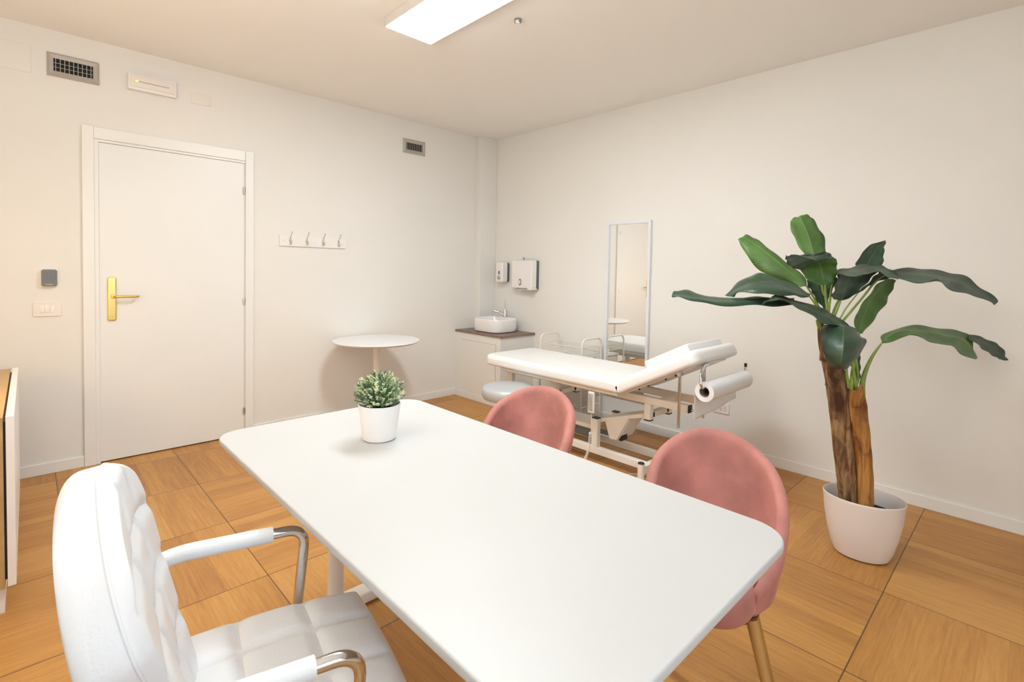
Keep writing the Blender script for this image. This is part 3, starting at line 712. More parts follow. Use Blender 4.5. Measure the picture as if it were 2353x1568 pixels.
# ================================================================ sideboard with lamp
t = thing('sideboard', 'low oak effect sideboard with white fronts at the left edge', 'cabinet', (-4.0, -1.0, 0))
bm = B(); box(bm, -4.26, -3.755, -1.600, -.43, .10, .738, .001, 1); obj('carcass', bm, M['oak_lam'], t, False)
for y0, y1 in ((-1.602, -1.018), (-1.014, -.43)):
    bm = B(); box(bm, -3.748, -3.725, y0, y1, .105, .741, .0015, 1); obj('door', bm, M['white_pl'], t, False)
bm = B(); box(bm, -3.7555, -3.7475, -1.59, -.44, .13, .72); obj('door_gap', bm, M['black'], t, False)
bm = B(); box(bm, -4.22, -3.757, -1.575, -.46, 0, .10); obj('plinth', bm, M['white_pl'], t, False)
lx, ly = -4.06, -1.30
t = thing('table_lamp', 'warm glowing globe table lamp on the sideboard', 'lamp', (lx, ly, .739))
bm = B(); lathe(bm, [(0, 0), (.07, 0), (.072, .008), (.02, .02), (.012, .04), (.012, .17), (0, .17)], (lx, ly, .739), 32); obj('base', bm, M['brass'], t)
bm = B(); lathe(bm, [(0, -.09), (.045, -.078), (.078, -.045), (.09, 0), (.078, .045), (.045, .078), (0, .09)], (lx, ly, .739+.255), 32); obj('glass_globe', bm, mat('lit_globe', '#ffffff', emit='#ffd07c', emit_s=LAMP_P, vary=(1, .01)), t)

# added uplighter, out of view at the left wall, to brighten the ceiling
ux, uy = -4.08, -2.9
t = thing('added_uplighter', 'added slim uplighter with a bowl shade, out of view at the left wall', 'lamp', (ux, uy, 0))
bm = B(); lathe(bm, [(0, 0), (.14, 0), (.145, .01), (.02, .025), (0, .025)], (ux, uy, 0), 40); cyl(bm, (ux, uy, .02), (ux, uy, 1.78), .012); obj('stand', bm, M['steel'], t)
bm = B(); lathe(bm, [(.012, 1.77), (.10, 1.80), (.16, 1.88)], (ux, uy, 0), 40); o = obj('bowl_shade', bm, M['steel'], t); s = o.modifiers.new('s', 'SOLIDIFY'); s.thickness = .003
l = bpy.data.lights.new('added_ceiling_fill', 'AREA'); l.shape = 'DISK'; l.size = .22; l.energy = UP_FILL_P; l.color = (1, .95, .88)  # extra fill light aimed up at the ceiling
o = bpy.data.objects.new('added_ceiling_fill', l); COL.objects.link(o); o.location = (ux, uy, 1.87); o.rotation_euler = (math.pi, 0, 0)

# ================================================================ stool
sx_, sy_ = -1.235, -1.625
t = thing('swivel_stool', 'round silver grey padded stool under the foot of the couch', 'stool', (sx_, sy_, 0))
bm = B(); lathe(bm, [(0, .402), (.156, .402), (.176, .410), (.186, .428), (.188, .466), (.180, .484), (.163, .494), (.10, .499), (0, .500)], (sx_, sy_, 0), 64); obj('seat', bm, M['grey_vinyl'], t)
bm = B(); cyl(bm, (sx_, sy_, .09), (sx_, sy_, .24), .025, n=24); cyl(bm, (sx_, sy_, .24), (sx_, sy_, .40), .014, n=20); obj('gas_lift', bm, M['chrome'], t)
for k in range(5):
    a = 2*math.pi*k/5; e = V(sx_+.22*math.cos(a), sy_+.22*math.sin(a), .07)
    bm = B(); tube(bm, [(sx_, sy_, .095), e], [.016, .011], 12); lg = obj('leg', bm, M['chrome'], t)
    bm = B(); cyl(bm, e+V(-.012*math.sin(a), .012*math.cos(a), -.047), e+V(.012*math.sin(a), -.012*math.cos(a), -.047), .023, n=18); cyl(bm, e+V(0, 0, -.04), e, .006, n=8); obj('caster', bm, M['black'], lg)

LEAFDATA = """[[["far_left",0,[[[-1.097,-3.408,1.204],[-1.131,-3.418,1.19],[-1.154,-3.424,1.176]],[[-1.201,-3.335,1.209],[-1.252,-3.357,1.195],[-1.266,-3.372,1.173]],[[-1.284,-3.27,1.208],[-1.345,-3.295,1.194],[-1.397,-3.315,1.177]],[[-1.366,-3.192,1.2],[-1.453,-3.219,1.193],[-1.529,-3.23,1.176]],[[-1.442,-3.132,1.215],[-1.534,-3.155,1.202],[-1.606,-3.169,1.196]],[[-1.508,-3.082,1.235],[-1.579,-3.097,1.215],[-1.636,-3.113,1.206]],[[-1.555,-3.05,1.233],[-1.592,-3.058,1.215],[-1.611,-3.067,1.209]]]],["dark_left",0,[[[-1.042,-3.46,1.226],[-1.066,-3.465,1.217],[-1.092,-3.468,1.213]],[[-1.025,-3.391,1.268],[-1.116,-3.429,1.235],[-1.191,-3.456,1.218]],[[-1.03,-3.316,1.298],[-1.154,-3.378,1.261],[-1.269,-3.436,1.225]],[[-1.063,-3.241,1.319],[-1.19,-3.315,1.281],[-1.354,-3.382,1.227]],[[-1.134,-3.202,1.298],[-1.247,-3.261,1.269],[-1.382,-3.327,1.234]],[[-1.238,-3.186,1.255],[-1.294,-3.217,1.239],[-1.35,-3.247,1.226]],[[-1.29,-3.167,1.21],[-1.31,-3.189,1.208],[-1.33,-3.226,1.207]]]],["bright_left",1,[[[-0.968,-3.416,1.306],[-0.987,-3.428,1.262],[-1.006,-3.409,1.26]],[[-0.969,-3.371,1.344],[-0.997,-3.388,1.302],[-0.997,-3.347,1.282]],[[-0.958,-3.31,1.39],[-1.002,-3.325,1.357],[-1.019,-3.283,1.304]],[[-0.96,-3.251,1.439],[-0.995,-3.26,1.411],[-1.024,-3.222,1.336]],[[-0.957,-3.196,1.484],[-0.994,-3.203,1.458],[-1.032,-3.17,1.398]],[[-0.965,-3.16,1.509],[-0.997,-3.158,1.489],[-1.026,-3.131,1.458]],[[-0.98,-3.131,1.521],[-1.001,-3.126,1.508],[-1.019,-3.108,1.495]]]],["top",1,[[[-0.964,-3.415,1.403],[-0.932,-3.447,1.393],[-0.899,-3.477,1.405]],[[-0.949,-3.386,1.441],[-0.928,-3.434,1.426],[-0.862,-3.47,1.436]],[[-0.938,-3.353,1.496],[-0.905,-3.413,1.481],[-0.831,-3.455,1.499]],[[-0.918,-3.328,1.544],[-0.885,-3.388,1.536],[-0.818,-3.424,1.554]],[[-0.888,-3.314,1.578],[-0.863,-3.365,1.577],[-0.803,-3.394,1.6]],[[-0.868,-3.317,1.601],[-0.849,-3.349,1.609],[-0.806,-3.377,1.618]],[[-0.84,-3.33,1.612],[-0.829,-3.341,1.62],[-0.812,-3.357,1.626]]]],["front_lower",1,[[[-1.068,-3.516,1.271],[-1.059,-3.525,1.269],[-1.048,-3.535,1.273]],[[-1.111,-3.474,1.289],[-1.043,-3.51,1.308],[-1.025,-3.556,1.295]],[[-1.16,-3.452,1.334],[-1.061,-3.505,1.35],[-1.043,-3.564,1.351]],[[-1.227,-3.471,1.341],[-1.122,-3.514,1.373],[-1.077,-3.571,1.386]]]],["front_fold",0,[[[-1.227,-3.471,1.34],[-1.127,-3.517,1.373],[-1.077,-3.571,1.386]],[[-1.33,-3.469,1.344],[-1.187,-3.507,1.385],[-1.071,-3.548,1.404]],[[-1.39,-3.466,1.366],[-1.236,-3.487,1.395],[-1.065,-3.525,1.424]],[[-1.404,-3.465,1.385],[-1.282,-3.47,1.402],[-1.123,-3.498,1.41]],[[-1.404,-3.465,1.398],[-1.334,-3.462,1.401],[-1.229,-3.466,1.405]]]],["upper_right",0,[[[-0.724,-3.564,1.368],[-0.683,-3.604,1.358],[-0.63,-3.654,1.365]],[[-0.715,-3.571,1.391],[-0.65,-3.606,1.389],[-0.623,-3.66,1.382]],[[-0.669,-3.586,1.438],[-0.606,-3.619,1.433],[-0.595,-3.657,1.413]],[[-0.617,-3.606,1.477],[-0.564,-3.629,1.469],[-0.569,-3.653,1.453]],[[-0.541,-3.637,1.494],[-0.52,-3.643,1.495],[-0.528,-3.649,1.482]],[[-0.491,-3.643,1.504],[-0.49,-3.644,1.504],[-0.489,-3.644,1.503]]]],["far_right_inner",0,[[[-1.024,-3.555,1.341],[-1.025,-3.554,1.33],[-1.045,-3.563,1.32]],[[-0.918,-3.572,1.35],[-0.994,-3.584,1.334],[-1.092,-3.601,1.318]],[[-0.829,-3.602,1.368],[-0.924,-3.622,1.343],[-1.067,-3.653,1.316]],[[-0.762,-3.638,1.371],[-0.864,-3.652,1.355],[-0.995,-3.667,1.327]],[[-0.725,-3.674,1.366],[-0.804,-3.682,1.35],[-0.882,-3.691,1.335]],[[-0.743,-3.713,1.35],[-0.78,-3.72,1.328],[-0.847,-3.726,1.312]],[[-0.742,-3.743,1.322],[-0.767,-3.747,1.311],[-0.794,-3.749,1.302]]]],["far_right",0,[[[-0.715,-3.712,1.347],[-0.743,-3.714,1.332],[-0.763,-3.724,1.314]],[[-0.599,-3.768,1.36],[-0.68,-3.774,1.33],[-0.786,-3.785,1.294]],[[-0.514,-3.822,1.356],[-0.617,-3.835,1.324],[-0.756,-3.842,1.292]],[[-0.422,-3.882,1.343],[-0.528,-3.893,1.312],[-0.711,-3.885,1.304]],[[-0.365,-3.938,1.331],[-0.448,-3.943,1.291],[-0.613,-3.925,1.255]],[[-0.333,-3.985,1.288],[-0.393,-3.984,1.255],[-0.503,-3.976,1.24]],[[-0.303,-4.029,1.248],[-0.336,-4.026,1.226],[-0.397,-4.024,1.216]],[[-0.28,-4.067,1.208],[-0.298,-4.064,1.201],[-0.324,-4.054,1.188]]]],["middle_right",0,[[[-1.023,-3.562,1.207],[-1.005,-3.579,1.203],[-0.982,-3.601,1.212]],[[-1.084,-3.558,1.218],[-0.977,-3.578,1.232],[-0.883,-3.612,1.239]],[[-1.088,-3.567,1.247],[-0.957,-3.581,1.267],[-0.803,-3.63,1.282]],[[-1.066,-3.572,1.295],[-0.917,-3.589,1.31],[-0.747,-3.655,1.331]],[[-1.037,-3.57,1.323],[-0.892,-3.598,1.336],[-0.741,-3.659,1.346]]]],["right_curl",0,[[[-0.838,-3.599,1.234],[-0.833,-3.604,1.235],[-0.828,-3.609,1.238]],[[-0.803,-3.631,1.275],[-0.771,-3.634,1.274],[-0.763,-3.641,1.272]],[[-0.771,-3.659,1.32],[-0.739,-3.663,1.305],[-0.731,-3.671,1.295]],[[-0.755,-3.674,1.336],[-0.71,-3.691,1.328],[-0.688,-3.712,1.314]],[[-0.734,-3.694,1.346],[-0.713,-3.715,1.336],[-0.675,-3.724,1.322]]]],["bright_right",1,[[[-0.892,-3.61,1.073],[-0.877,-3.626,1.048],[-0.869,-3.634,1.046]],[[-0.866,-3.606,1.129],[-0.821,-3.622,1.099],[-0.797,-3.646,1.077]],[[-0.82,-3.619,1.179],[-0.769,-3.628,1.156],[-0.719,-3.663,1.13]],[[-0.766,-3.64,1.234],[-0.71,-3.64,1.215],[-0.655,-3.681,1.178]],[[-0.715,-3.66,1.279],[-0.658,-3.66,1.26],[-0.601,-3.688,1.222]],[[-0.666,-3.678,1.3],[-0.606,-3.681,1.291],[-0.587,-3.7,1.265]],[[-0.589,-3.696,1.305],[-0.581,-3.704,1.301],[-0.576,-3.709,1.296]]]],["left_sweep",0,[[[-1.372,-3.367,1.185],[-1.373,-3.366,1.182],[-1.374,-3.365,1.181]],[[-1.354,-3.383,1.206],[-1.35,-3.387,1.203],[-1.366,-3.399,1.201]],[[-1.309,-3.398,1.223],[-1.331,-3.419,1.211],[-1.354,-3.438,1.209]],[[-1.2,-3.433,1.208],[-1.255,-3.451,1.196],[-1.3,-3.477,1.18]],[[-1.092,-3.498,1.174],[-1.178,-3.512,1.159],[-1.258,-3.52,1.148]],[[-1.013,-3.547,1.142],[-1.118,-3.558,1.127],[-1.208,-3.555,1.112]],[[-1.001,-3.588,1.106],[-1.081,-3.594,1.099],[-1.147,-3.587,1.099]],[[-0.994,-3.623,1.084],[-1.054,-3.621,1.083],[-1.085,-3.619,1.083]]]],["front_droop",0,[[[-1.096,-3.539,1.093],[-1.051,-3.581,1.101],[-1.05,-3.611,1.083]],[[-1.166,-3.542,1.074],[-1.118,-3.615,1.093],[-1.06,-3.643,1.084]],[[-1.21,-3.556,1.042],[-1.211,-3.637,1.064],[-1.084,-3.677,1.052]],[[-1.24,-3.571,1.006],[-1.259,-3.649,1.024],[-1.106,-3.699,1.033]],[[-1.246,-3.581,0.975],[-1.274,-3.65,0.984],[-1.142,-3.681,0.978]],[[-1.223,-3.591,0.941],[-1.266,-3.646,0.951],[-1.17,-3.668,0.953]],[[-1.204,-3.61,0.922],[-1.22,-3.636,0.924],[-1.178,-3.649,0.926]]]],["low_right",1,[[[-0.826,-3.704,1.017],[-0.826,-3.704,1.009],[-0.825,-3.705,1.006]],[[-0.776,-3.696,1.037],[-0.82,-3.723,1.036],[-0.84,-3.747,1.016]],[[-0.68,-3.731,1.067],[-0.751,-3.76,1.064],[-0.829,-3.783,1.047]],[[-0.571,-3.78,1.079],[-0.662,-3.804,1.065],[-0.794,-3.817,1.055]],[[-0.459,-3.832,1.072],[-0.578,-3.857,1.054],[-0.779,-3.859,1.033]],[[-0.384,-3.877,1.061],[-0.504,-3.901,1.038],[-0.727,-3.897,1.02]],[[-0.334,-3.925,1.051],[-0.43,-3.945,1.026],[-0.642,-3.937,1.0]],[[-0.29,-3.968,1.037],[-0.376,-3.97,0.998],[-0.559,-3.963,0.963]],[[-0.311,-3.976,1.016],[-0.352,-3.995,0.954],[-0.469,-3.996,0.935]],[[-0.303,-3.986,0.971],[-0.343,-4.005,0.926],[-0.388,-4.004,0.926]]]],["low_right_back",0,[[[-0.325,-3.962,1.04],[-0.322,-3.965,1.028],[-0.344,-3.973,1.015]],[[-0.218,-4.01,1.02],[-0.251,-4.007,0.999],[-0.311,-4.006,0.985]],[[-0.16,-4.054,0.993],[-0.199,-4.045,0.972],[-0.257,-4.032,0.953]],[[-0.132,-4.082,0.967],[-0.157,-4.072,0.937],[-0.202,-4.058,0.928]],[[-0.118,-4.096,0.928],[-0.141,-4.089,0.914],[-0.171,-4.074,0.914]],[[-0.11,-4.105,0.905],[-0.115,-4.1,0.903],[-0.124,-4.092,0.905]]]],["inner_back",0,[[[-0.953,-3.493,1.161],[-0.942,-3.503,1.158],[-0.932,-3.513,1.162]],[[-0.956,-3.46,1.204],[-0.935,-3.48,1.197],[-0.911,-3.503,1.205]],[[-0.947,-3.439,1.24],[-0.92,-3.465,1.233],[-0.879,-3.504,1.241]],[[-0.938,-3.419,1.261],[-0.905,-3.45,1.27],[-0.834,-3.517,1.286]],[[-0.929,-3.412,1.291],[-0.899,-3.441,1.307],[-0.823,-3.514,1.309]]]],["lower_stem_leaf",0,[[[-0.887,-3.627,0.832],[-0.882,-3.632,0.83],[-0.876,-3.637,0.836]],[[-0.893,-3.605,0.876],[-0.88,-3.618,0.877],[-0.864,-3.633,0.877]],[[-0.886,-3.595,0.932],[-0.866,-3.614,0.933],[-0.852,-3.628,0.933]],[[-0.878,-3.601,0.976],[-0.864,-3.614,0.977],[-0.857,-3.622,0.973]]]]],[[[[-0.997,-3.523,1.093],[-1.018,-3.528,1.152],[-1.045,-3.526,1.209],[-1.06,-3.523,1.273]],0.011,0.006],[[[-0.982,-3.537,1.101],[-0.994,-3.552,1.131],[-1.008,-3.577,1.204]],0.009,0.004],[[[-0.966,-3.552,1.094],[-0.939,-3.563,1.122],[-0.897,-3.574,1.165],[-0.833,-3.604,1.235]],0.007,0.004],[[[-0.871,-3.62,1.007],[-0.877,-3.626,1.048]],0.008,0.005],[[[-1.01,-3.511,1.071],[-1.03,-3.488,1.164],[-1.067,-3.464,1.217]],0.009,0.004],[[[-1.016,-3.507,1.057],[-1.058,-3.489,1.151],[-1.109,-3.439,1.178],[-1.131,-3.418,1.19]],0.008,0.005],[[[-0.979,-3.499,1.075],[-0.946,-3.472,1.16],[-0.956,-3.446,1.218],[-0.987,-3.428,1.262]],0.009,0.005],[[[-0.948,-3.501,1.088],[-0.906,-3.478,1.233],[-0.932,-3.447,1.393]],0.011,0.006],[[[-0.932,-3.516,1.089],[-0.841,-3.529,1.197],[-0.751,-3.569,1.295],[-0.683,-3.604,1.358]],0.009,0.005],[[[-0.983,-3.522,1.092],[-1.006,-3.535,1.237],[-1.025,-3.554,1.33]],0.008,0.005],[[[-0.959,-3.56,1.08],[-0.82,-3.618,1.209],[-0.754,-3.663,1.298],[-0.743,-3.714,1.332]],0.008,0.005],[[[-0.896,-3.65,0.754],[-0.89,-3.651,0.84],[-0.863,-3.673,0.934],[-0.826,-3.704,1.006]],0.02,0.005],[[[-0.986,-3.55,1.037],[-1.017,-3.574,1.071],[-1.051,-3.581,1.101]],0.008,0.006],[[[-0.943,-3.616,0.791],[-0.938,-3.618,0.862],[-0.97,-3.626,0.938],[-1.118,-3.617,1.041]],0.014,0.006],[[[-0.921,-3.623,0.789],[-0.884,-3.629,0.843],[-0.866,-3.614,0.933],[-0.873,-3.618,1.007]],0.012,0.006],[[[-0.939,-3.606,0.796],[-0.946,-3.596,0.86],[-0.944,-3.597,0.889]],0.014,0.005],[[[-0.923,-3.636,0.777],[-0.944,-3.626,0.857],[-0.961,-3.621,0.93]],0.014,0.006],[[[-0.991,-3.503,1.047],[-1.003,-3.489,1.09],[-0.997,-3.481,1.104]],0.02,0.008]],[[[[-0.865,-3.62,0.222],[-0.897,-3.603,0.393],[-0.934,-3.576,0.658],[-0.958,-3.542,0.889],[-0.98,-3.515,1.019],[-0.99,-3.502,1.083]],[0.05,0.049,0.05,0.048,0.036,0.022]],[[[-0.897,-3.686,0.248],[-0.901,-3.674,0.422],[-0.914,-3.653,0.6],[-0.924,-3.638,0.721],[-0.927,-3.632,0.792]],[0.036,0.036,0.04,0.042,0.03]]]]"""
# ================================================================ examination couch
t = thing('examination_couch', 'cream padded height adjustable examination couch with raised head end', 'couch', (-.76, -2.0, 0))
couch = t
CX0, CX1 = -1.052, -.470; ccx = (CX0+CX1)/2; cw = CX1-CX0
def corner_poly(w, y0, y1, r0, r1, n=7):
    """x centred; y0 > y1; r0 radius at y0, r1 at y1, anticlockwise"""
    o = []
    for cx, cy, a0, r in ((w/2-r0, y0-r0, 0, r0), (-w/2+r0, y0-r0, 90, r0), (-w/2+r1, y1+r1, 180, r1), (w/2-r1, y1+r1, 270, r1)):
        if r < .02: o.append((cx+r*(1 if a0 in (0, 270) else -1), cy+r*(1 if a0 in (0, 90) else -1))); continue
        for i in range(n+1):
            a = R(a0+90*i/n); o.append((cx+r*math.cos(a), cy+r*math.sin(a)))
    return o
bm = B(); prism(bm, [(x+ccx, y) for x, y in corner_poly(cw, -1.125, -2.412, .085, .012)], .556, .640, bt=.036, bb=.022, seg=7)
obj('seat_pad', bm, M['vinyl'], t)
HA = R(-27.5); hm = Matrix.Translation((ccx, -2.420, .556)) @ Matrix.Rotation(HA, 4, 'X')
bm = B(); prism(bm, corner_poly(cw, 0, -.575, .012, .06), 0, .084, bt=.036, bb=.022, seg=7, mx=hm); obj('head_pad', bm, M['vinyl'], t)
bm = B(); box(bm, -.22, .22, -.50, -.02, -.008, .001, mx=hm); hb = obj('head_board', bm, M['white_pw'], t, False)
for y in (-.10, -.17, -.30, -.37):
    bm = B(); p0 = hm @ V(-.20, y, -.007); p1 = hm @ V(-.20, y, -.017); cyl(bm, p0, p1, .006, n=10); obj('screw', bm, M['black'], hb)
bm = B(); box(bm, ccx-.255, ccx-.235, -2.39, -1.32, .532, .557, .002, 1); box(bm, ccx+.235, ccx+.255, -2.39, -1.32, .532, .557, .002, 1)
for y in (-1.34, -2.37): box(bm, ccx-.235, ccx+.235, y-.01, y+.01, .532, .557, .002, 1)
obj('pad_frame', bm, M['white_pw'], t, False)
MX = -.735
for x in (MX-.118, MX+.118):
    bm = B(); box(bm, x-.02, x+.02, -2.79, -1.22, .486, .5315, .003, 2); ur = obj('upper_rail', bm, M['white_pw'], t, False)
    for ya, yb in ((-2.798, -2.790), (-1.22, -1.212)):
        bm = B(); box(bm, x-.0205, x+.0205, ya, yb, .4855, .532, .002, 1); obj('end_cap', bm, M['black'], ur, False)
    for y in (-2.52, -1.74):
        bm = B(); box(bm, x-.02, x+.02, y-.022, y+.022, .385, .487, .002, 1); hg = obj('hanger', bm, M['white_pw'], t, False)
        bm = B(); box(bm, x-.0205, x+.0205, y-.0225, y+.0225, .378, .385, .001, 1); obj('end_cap', bm, M['black'], hg, False)
        bm = B(); lathe(bm, [(0, .006), (.007, .004), (.009, 0)], (0, 0, 0), 16); bmesh.ops.transform(bm, matrix=Matrix.Translation((x-.02, y, .413)) @ Matrix.Rotation(R(-90), 4, 'Y'), verts=bm.verts[:]); obj('pivot_bolt', bm, M['white_pl'], hg)
for y0_, y1_, z0_, z1_ in ((-2.62, -2.58, .488, .530), (-1.28, -1.24, .488, .530), (-2.54, -2.50, .395, .43), (-1.76, -1.72, .395, .43)):
    bm = B(); box(bm, MX-.0985, MX+.0985, y0_, y1_, z0_, z1_, .002, 1); obj('cross_member', bm, M['white_pw'], t, False)
bm = B(); box(bm, MX-.138, MX-.098, -1.285, -1.24, .385, .4865, .002, 1); obj('hanger', bm, M['white_pw'], t, False)
# base
bm = B()
for x in (MX-.118, MX+.118): box(bm, x-.02, x+.02, -2.515, -1.28, .058, .105, .003, 2)
for y in (-2.535, -1.26): box(bm, MX-.215, MX+.215, y-.02, y+.02, .062, .112, .003, 2)
obj('base_frame', bm, M['white_pw'], t, False)
for sx in (-1, 1):
    for y in (-2.535, -1.26):
        bm = B(); cyl(bm, (MX+.215*sx, y, .012), (MX+.215*sx, y, .128), .021, n=28); cyl(bm, (MX+.215*sx, y, .0), (MX+.215*sx, y, .012), .016, n=20); ft_ = obj('foot_post', bm, M['white_pw'], t)
        bm = B(); lathe(bm, [(0, 0), (.0205, 0), (.0205, .004), (.018, .007), (0, .008)], (MX+.215*sx, y, .128), 28); obj('end_cap', bm, M['black'], ft_)
for x in (MX-.118, MX+.118):
    for y in (-2.115, -1.34):
        bm = B(); box(bm, x-.02, x+.02, y-.024, y+.024, .104, .300, .002, 1); up = obj('upright', bm, M['white_pw'], t, False)
        bm = B(); box(bm, x-.0205, x+.0205, y-.0245, y+.0245, .300, .307, .002, 1); obj('end_cap', bm, M['black'], up, False)
        bm = B(); lathe(bm, [(0, .006), (.007, .004), (.009, 0)], (0, 0, 0), 16); bmesh.ops.transform(bm, matrix=Matrix.Translation((x-.02, y, .272)) @ Matrix.Rotation(R(-90), 4, 'Y'), verts=bm.verts[:]); obj('pivot_bolt', bm, M['white_pl'], up)
def plate_yz(bm, pts, x0, x1):
    a = [bm.verts.new((x0, y, z)) for y, z in pts]; b = [bm.verts.new((x1, y, z)) for y, z in pts]; n = len(a)
    bm.faces.new(a); bm.faces.new(b[::-1])
    for i in range(n): bm.faces.new((a[i], b[i], b[(i+1) % n], a[(i+1) % n]))
for y0, y1, s in ((-2.115, -2.52, 1), (-1.34, -1.74, 0)):
    for sg in (-1, 1):
        x = MX+.088*sg
        bm = B(); plate_yz(bm, [(y0+.02, .262), (y0+.015, .290), (y0-.09, .322), (y1-.02, .428), (y1-.02, .398), (y0-.16, .325), (y0-.05, .285)], x-.009, x+.009)
        arm = obj('lift_arm', bm, M['white_pw'], t, False)
        if s:
            bm = B(); plate_yz(bm, [(y0-.055, .306), (y0-.245, .356), (y0-.24, .336), (y0-.155, .182), (y0-.10, .178)], x-.0105, x+.0105); gp = obj('gusset_plate', bm, M['white_pw'], arm, False)
            bm = B(); lathe(bm, [(0, .006), (.008, .004), (.010, 0)], (0, 0, 0), 16); bmesh.ops.transform(bm, matrix=Matrix.Translation((x-.0105, y0-.118, .196)) @ Matrix.Rotation(R(-90), 4, 'Y'), verts=bm.verts[:]); obj('pivot_bolt', bm, M['white_pl'], arm)
bm = B()
plate_yz(bm, [(-2.278, .190), (-2.268, .180), (-2.352, .330), (-2.362, .336)], MX-.0775, MX+.0775); obj('arm_bridge', bm, M['white_pw'], t, False)
bm = B(); box(bm, MX-.07, MX+.0, -2.292, -2.270, .172, .21, .002, 1); obj('bridge_cap', bm, M['black'], t, False)
bm = B(); box(bm, MX-.04, MX+.04, -2.02, -1.86, .118, .20, .012, 3); cyl(bm, (MX, -2.22, .185), (MX, -1.96, .165), .016, n=18); obj('lift_motor', bm, M['grey_pl'], t)
bm = B(); box(bm, MX-.095, MX+.095, -2.06, -1.40, .205, .235, .003, 1); obj('motor_bridge', bm, M['white_pw'], t, False)
# support rods under the head part
for x, y, z0, z1 in ((-1.0, -2.80, .428, .735), (-.872, -2.882, .478, .782)):
    bm = B(); tube(bm, [(x, y, z0), (x, y, z1)], .0088, 14); rod = obj('chrome_rod', bm, M['chrome'], t)
    bm = B(); cyl(bm, (x-.016, y, z1+.003), (x+.016, y, z1+.003), .013, n=20); cyl(bm, (x, y, z1-.012), (x, y, z1+.02), .011, n=16); obj('clamp', bm, M['chrome'], rod)
    bm = B(); cyl(bm, (x-.011, y, z0+.004), (x+.011, y, z0+.004), .004, n=10); obj('stop_pin', bm, M['chrome'], rod)
# roll holder
bm = B(); tube(bm, fillet([(-.86, -2.900, .794), (-.95, -2.925, .806), (-1.052, -2.948, .775), (-1.068, -2.958, .705), (-1.038, -2.96, .687), (-.482, -2.96, .687), (-.476, -2.96, .748)], .035, 8), .0075, 12); rh = obj('roll_holder', bm, M['chrome'], t)
bm = B(); cyl(bm, (-.476, -2.96, .742), (-.476, -2.96, .763), .0085, n=14); obj('end_cap', bm, M['black'], rh)
bm = B(); tube(bm, [(MX-.11, -2.798, .50), (MX-.10, -2.845, .505)], .006, 10); cyl(bm, (MX-.101, -2.838, .5045), (MX-.098, -2.852, .506), .009, n=12); obj('side_peg', bm, M['chrome'], t)

t = thing('paper_roll', 'large white paper roll hanging under the raised head end of the couch', 'paper roll', (-.765, -2.96, .62))
RXC, RZ = -2.96, .668
def ringtube(bm, x0, x1, ro, ri, cy, cz, n=56):
    a = []
    for x, r in ((x0, ri), (x0, ro), (x1, ro), (x1, ri)): a.append([bm.verts.new((x, cy+r*math.cos(2*math.pi*i/n), cz+r*math.sin(2*math.pi*i/n))) for i in range(n)])
    for k in range(4):
        p, q = a[k], a[(k+1) % 4]
        for i in range(n): bm.faces.new((p[i], p[(i+1) % n], q[(i+1) % n], q[i]))
bm = B(); ringtube(bm, -1.03, -.495, .053, .0285, RXC, RZ); obj('paper', bm, M['paper'], t)
bm = B(); ringtube(bm, -1.029, -.496, .0284, .026, RXC, RZ); obj('core', bm, M['paper_core'], t)
bm = B(); nx, nz = 24, 12; gridv = []
for i in range(nx+1):
    f = i/nx; x = -1.028+.53*f; zb = .497+.040*f+.004*math.sin(f*9); row = []
    for j in range(nz+1):
        g_ = j/nz; z = RZ+(zb-RZ)*g_; y = RXC+.0540+.006*math.sin(g_*3+f*2)*g_
        row.append(bm.verts.new((x+.012*g_*(f), y, z)))
    gridv.append(row)
for i in range(nx):
    for j in range(nz): bm.faces.new((gridv[i][j], gridv[i+1][j], gridv[i+1][j+1], gridv[i][j+1]))
o = obj('hanging_sheet', bm, M['paper'], t); s = o.modifiers.new('s', 'SOLIDIFY'); s.thickness = .0006
# head cushion
t = thing('head_cushion', 'flat white head cushion lying on the raised end of the couch', 'cushion', (-.74, -2.72, .80))
bm = B(); box(bm, -.205, .235, -.515, -.205, .0845, .132, .010, 4, mx=hm)
obj('cushion', bm, M['vinyl'], t)
# hand control
hx, hy = -1.020, -2.195
bm = B(); box(bm, hx-.012, hx+.010, hy-.026, hy+.024, .385, .528, .008, 4); ctl = obj('hand_control', bm, M['white_pl'], couch, label='white hand control with a coiled cable')
bm = B(); box(bm, hx-.0130, hx-.0118, hy-.020, hy+.018, .400, .515, .0005, 1); obj('keypad_panel', bm, M['grille'], ctl)
for z in (.502, .491):
    for y in (-.008, .008):
        bm = B(); lathe(bm, [(0, .002), (.005, .001), (.006, 0)], (0, 0, 0), 14); bmesh.ops.transform(bm, matrix=Matrix.Translation((hx-.0128, hy+y, z)) @ Matrix.Rotation(R(-90), 4, 'Y'), verts=bm.verts[:]); obj('button', bm, MATS.get('button_blue') or mat('button_blue', '#9fb4c8', .4, vary=(9, .02)), ctl)
bm = B(); tube(bm, fillet([(hx, hy, .525), (hx, hy, .535), (hx+.03, hy, .540)], .006), .002, 8); tube(bm, smooth_path([(hx+.012, hy-.020, .505), (hx+.012, hy-.045, .507), (hx+.014, hy-.058, .520), (hx+.02, hy-.058, .536)], 4), .002, 8); obj('hook', bm, M['steel'], ctl)
bm = B()
tube(bm, smooth_path([(hx, hy, .387), (hx, hy-.004, .33), (hx-.002, hy-.004, .255)], 5), .0022, 8)
pts = []; turns = 26
axis = smooth_path([(hx-.002, hy+.0, .255), (hx-.002, hy+.006, .18), (hx, hy+.022, .11), (hx, hy+.05, .045)], 20); m_ = len(axis)
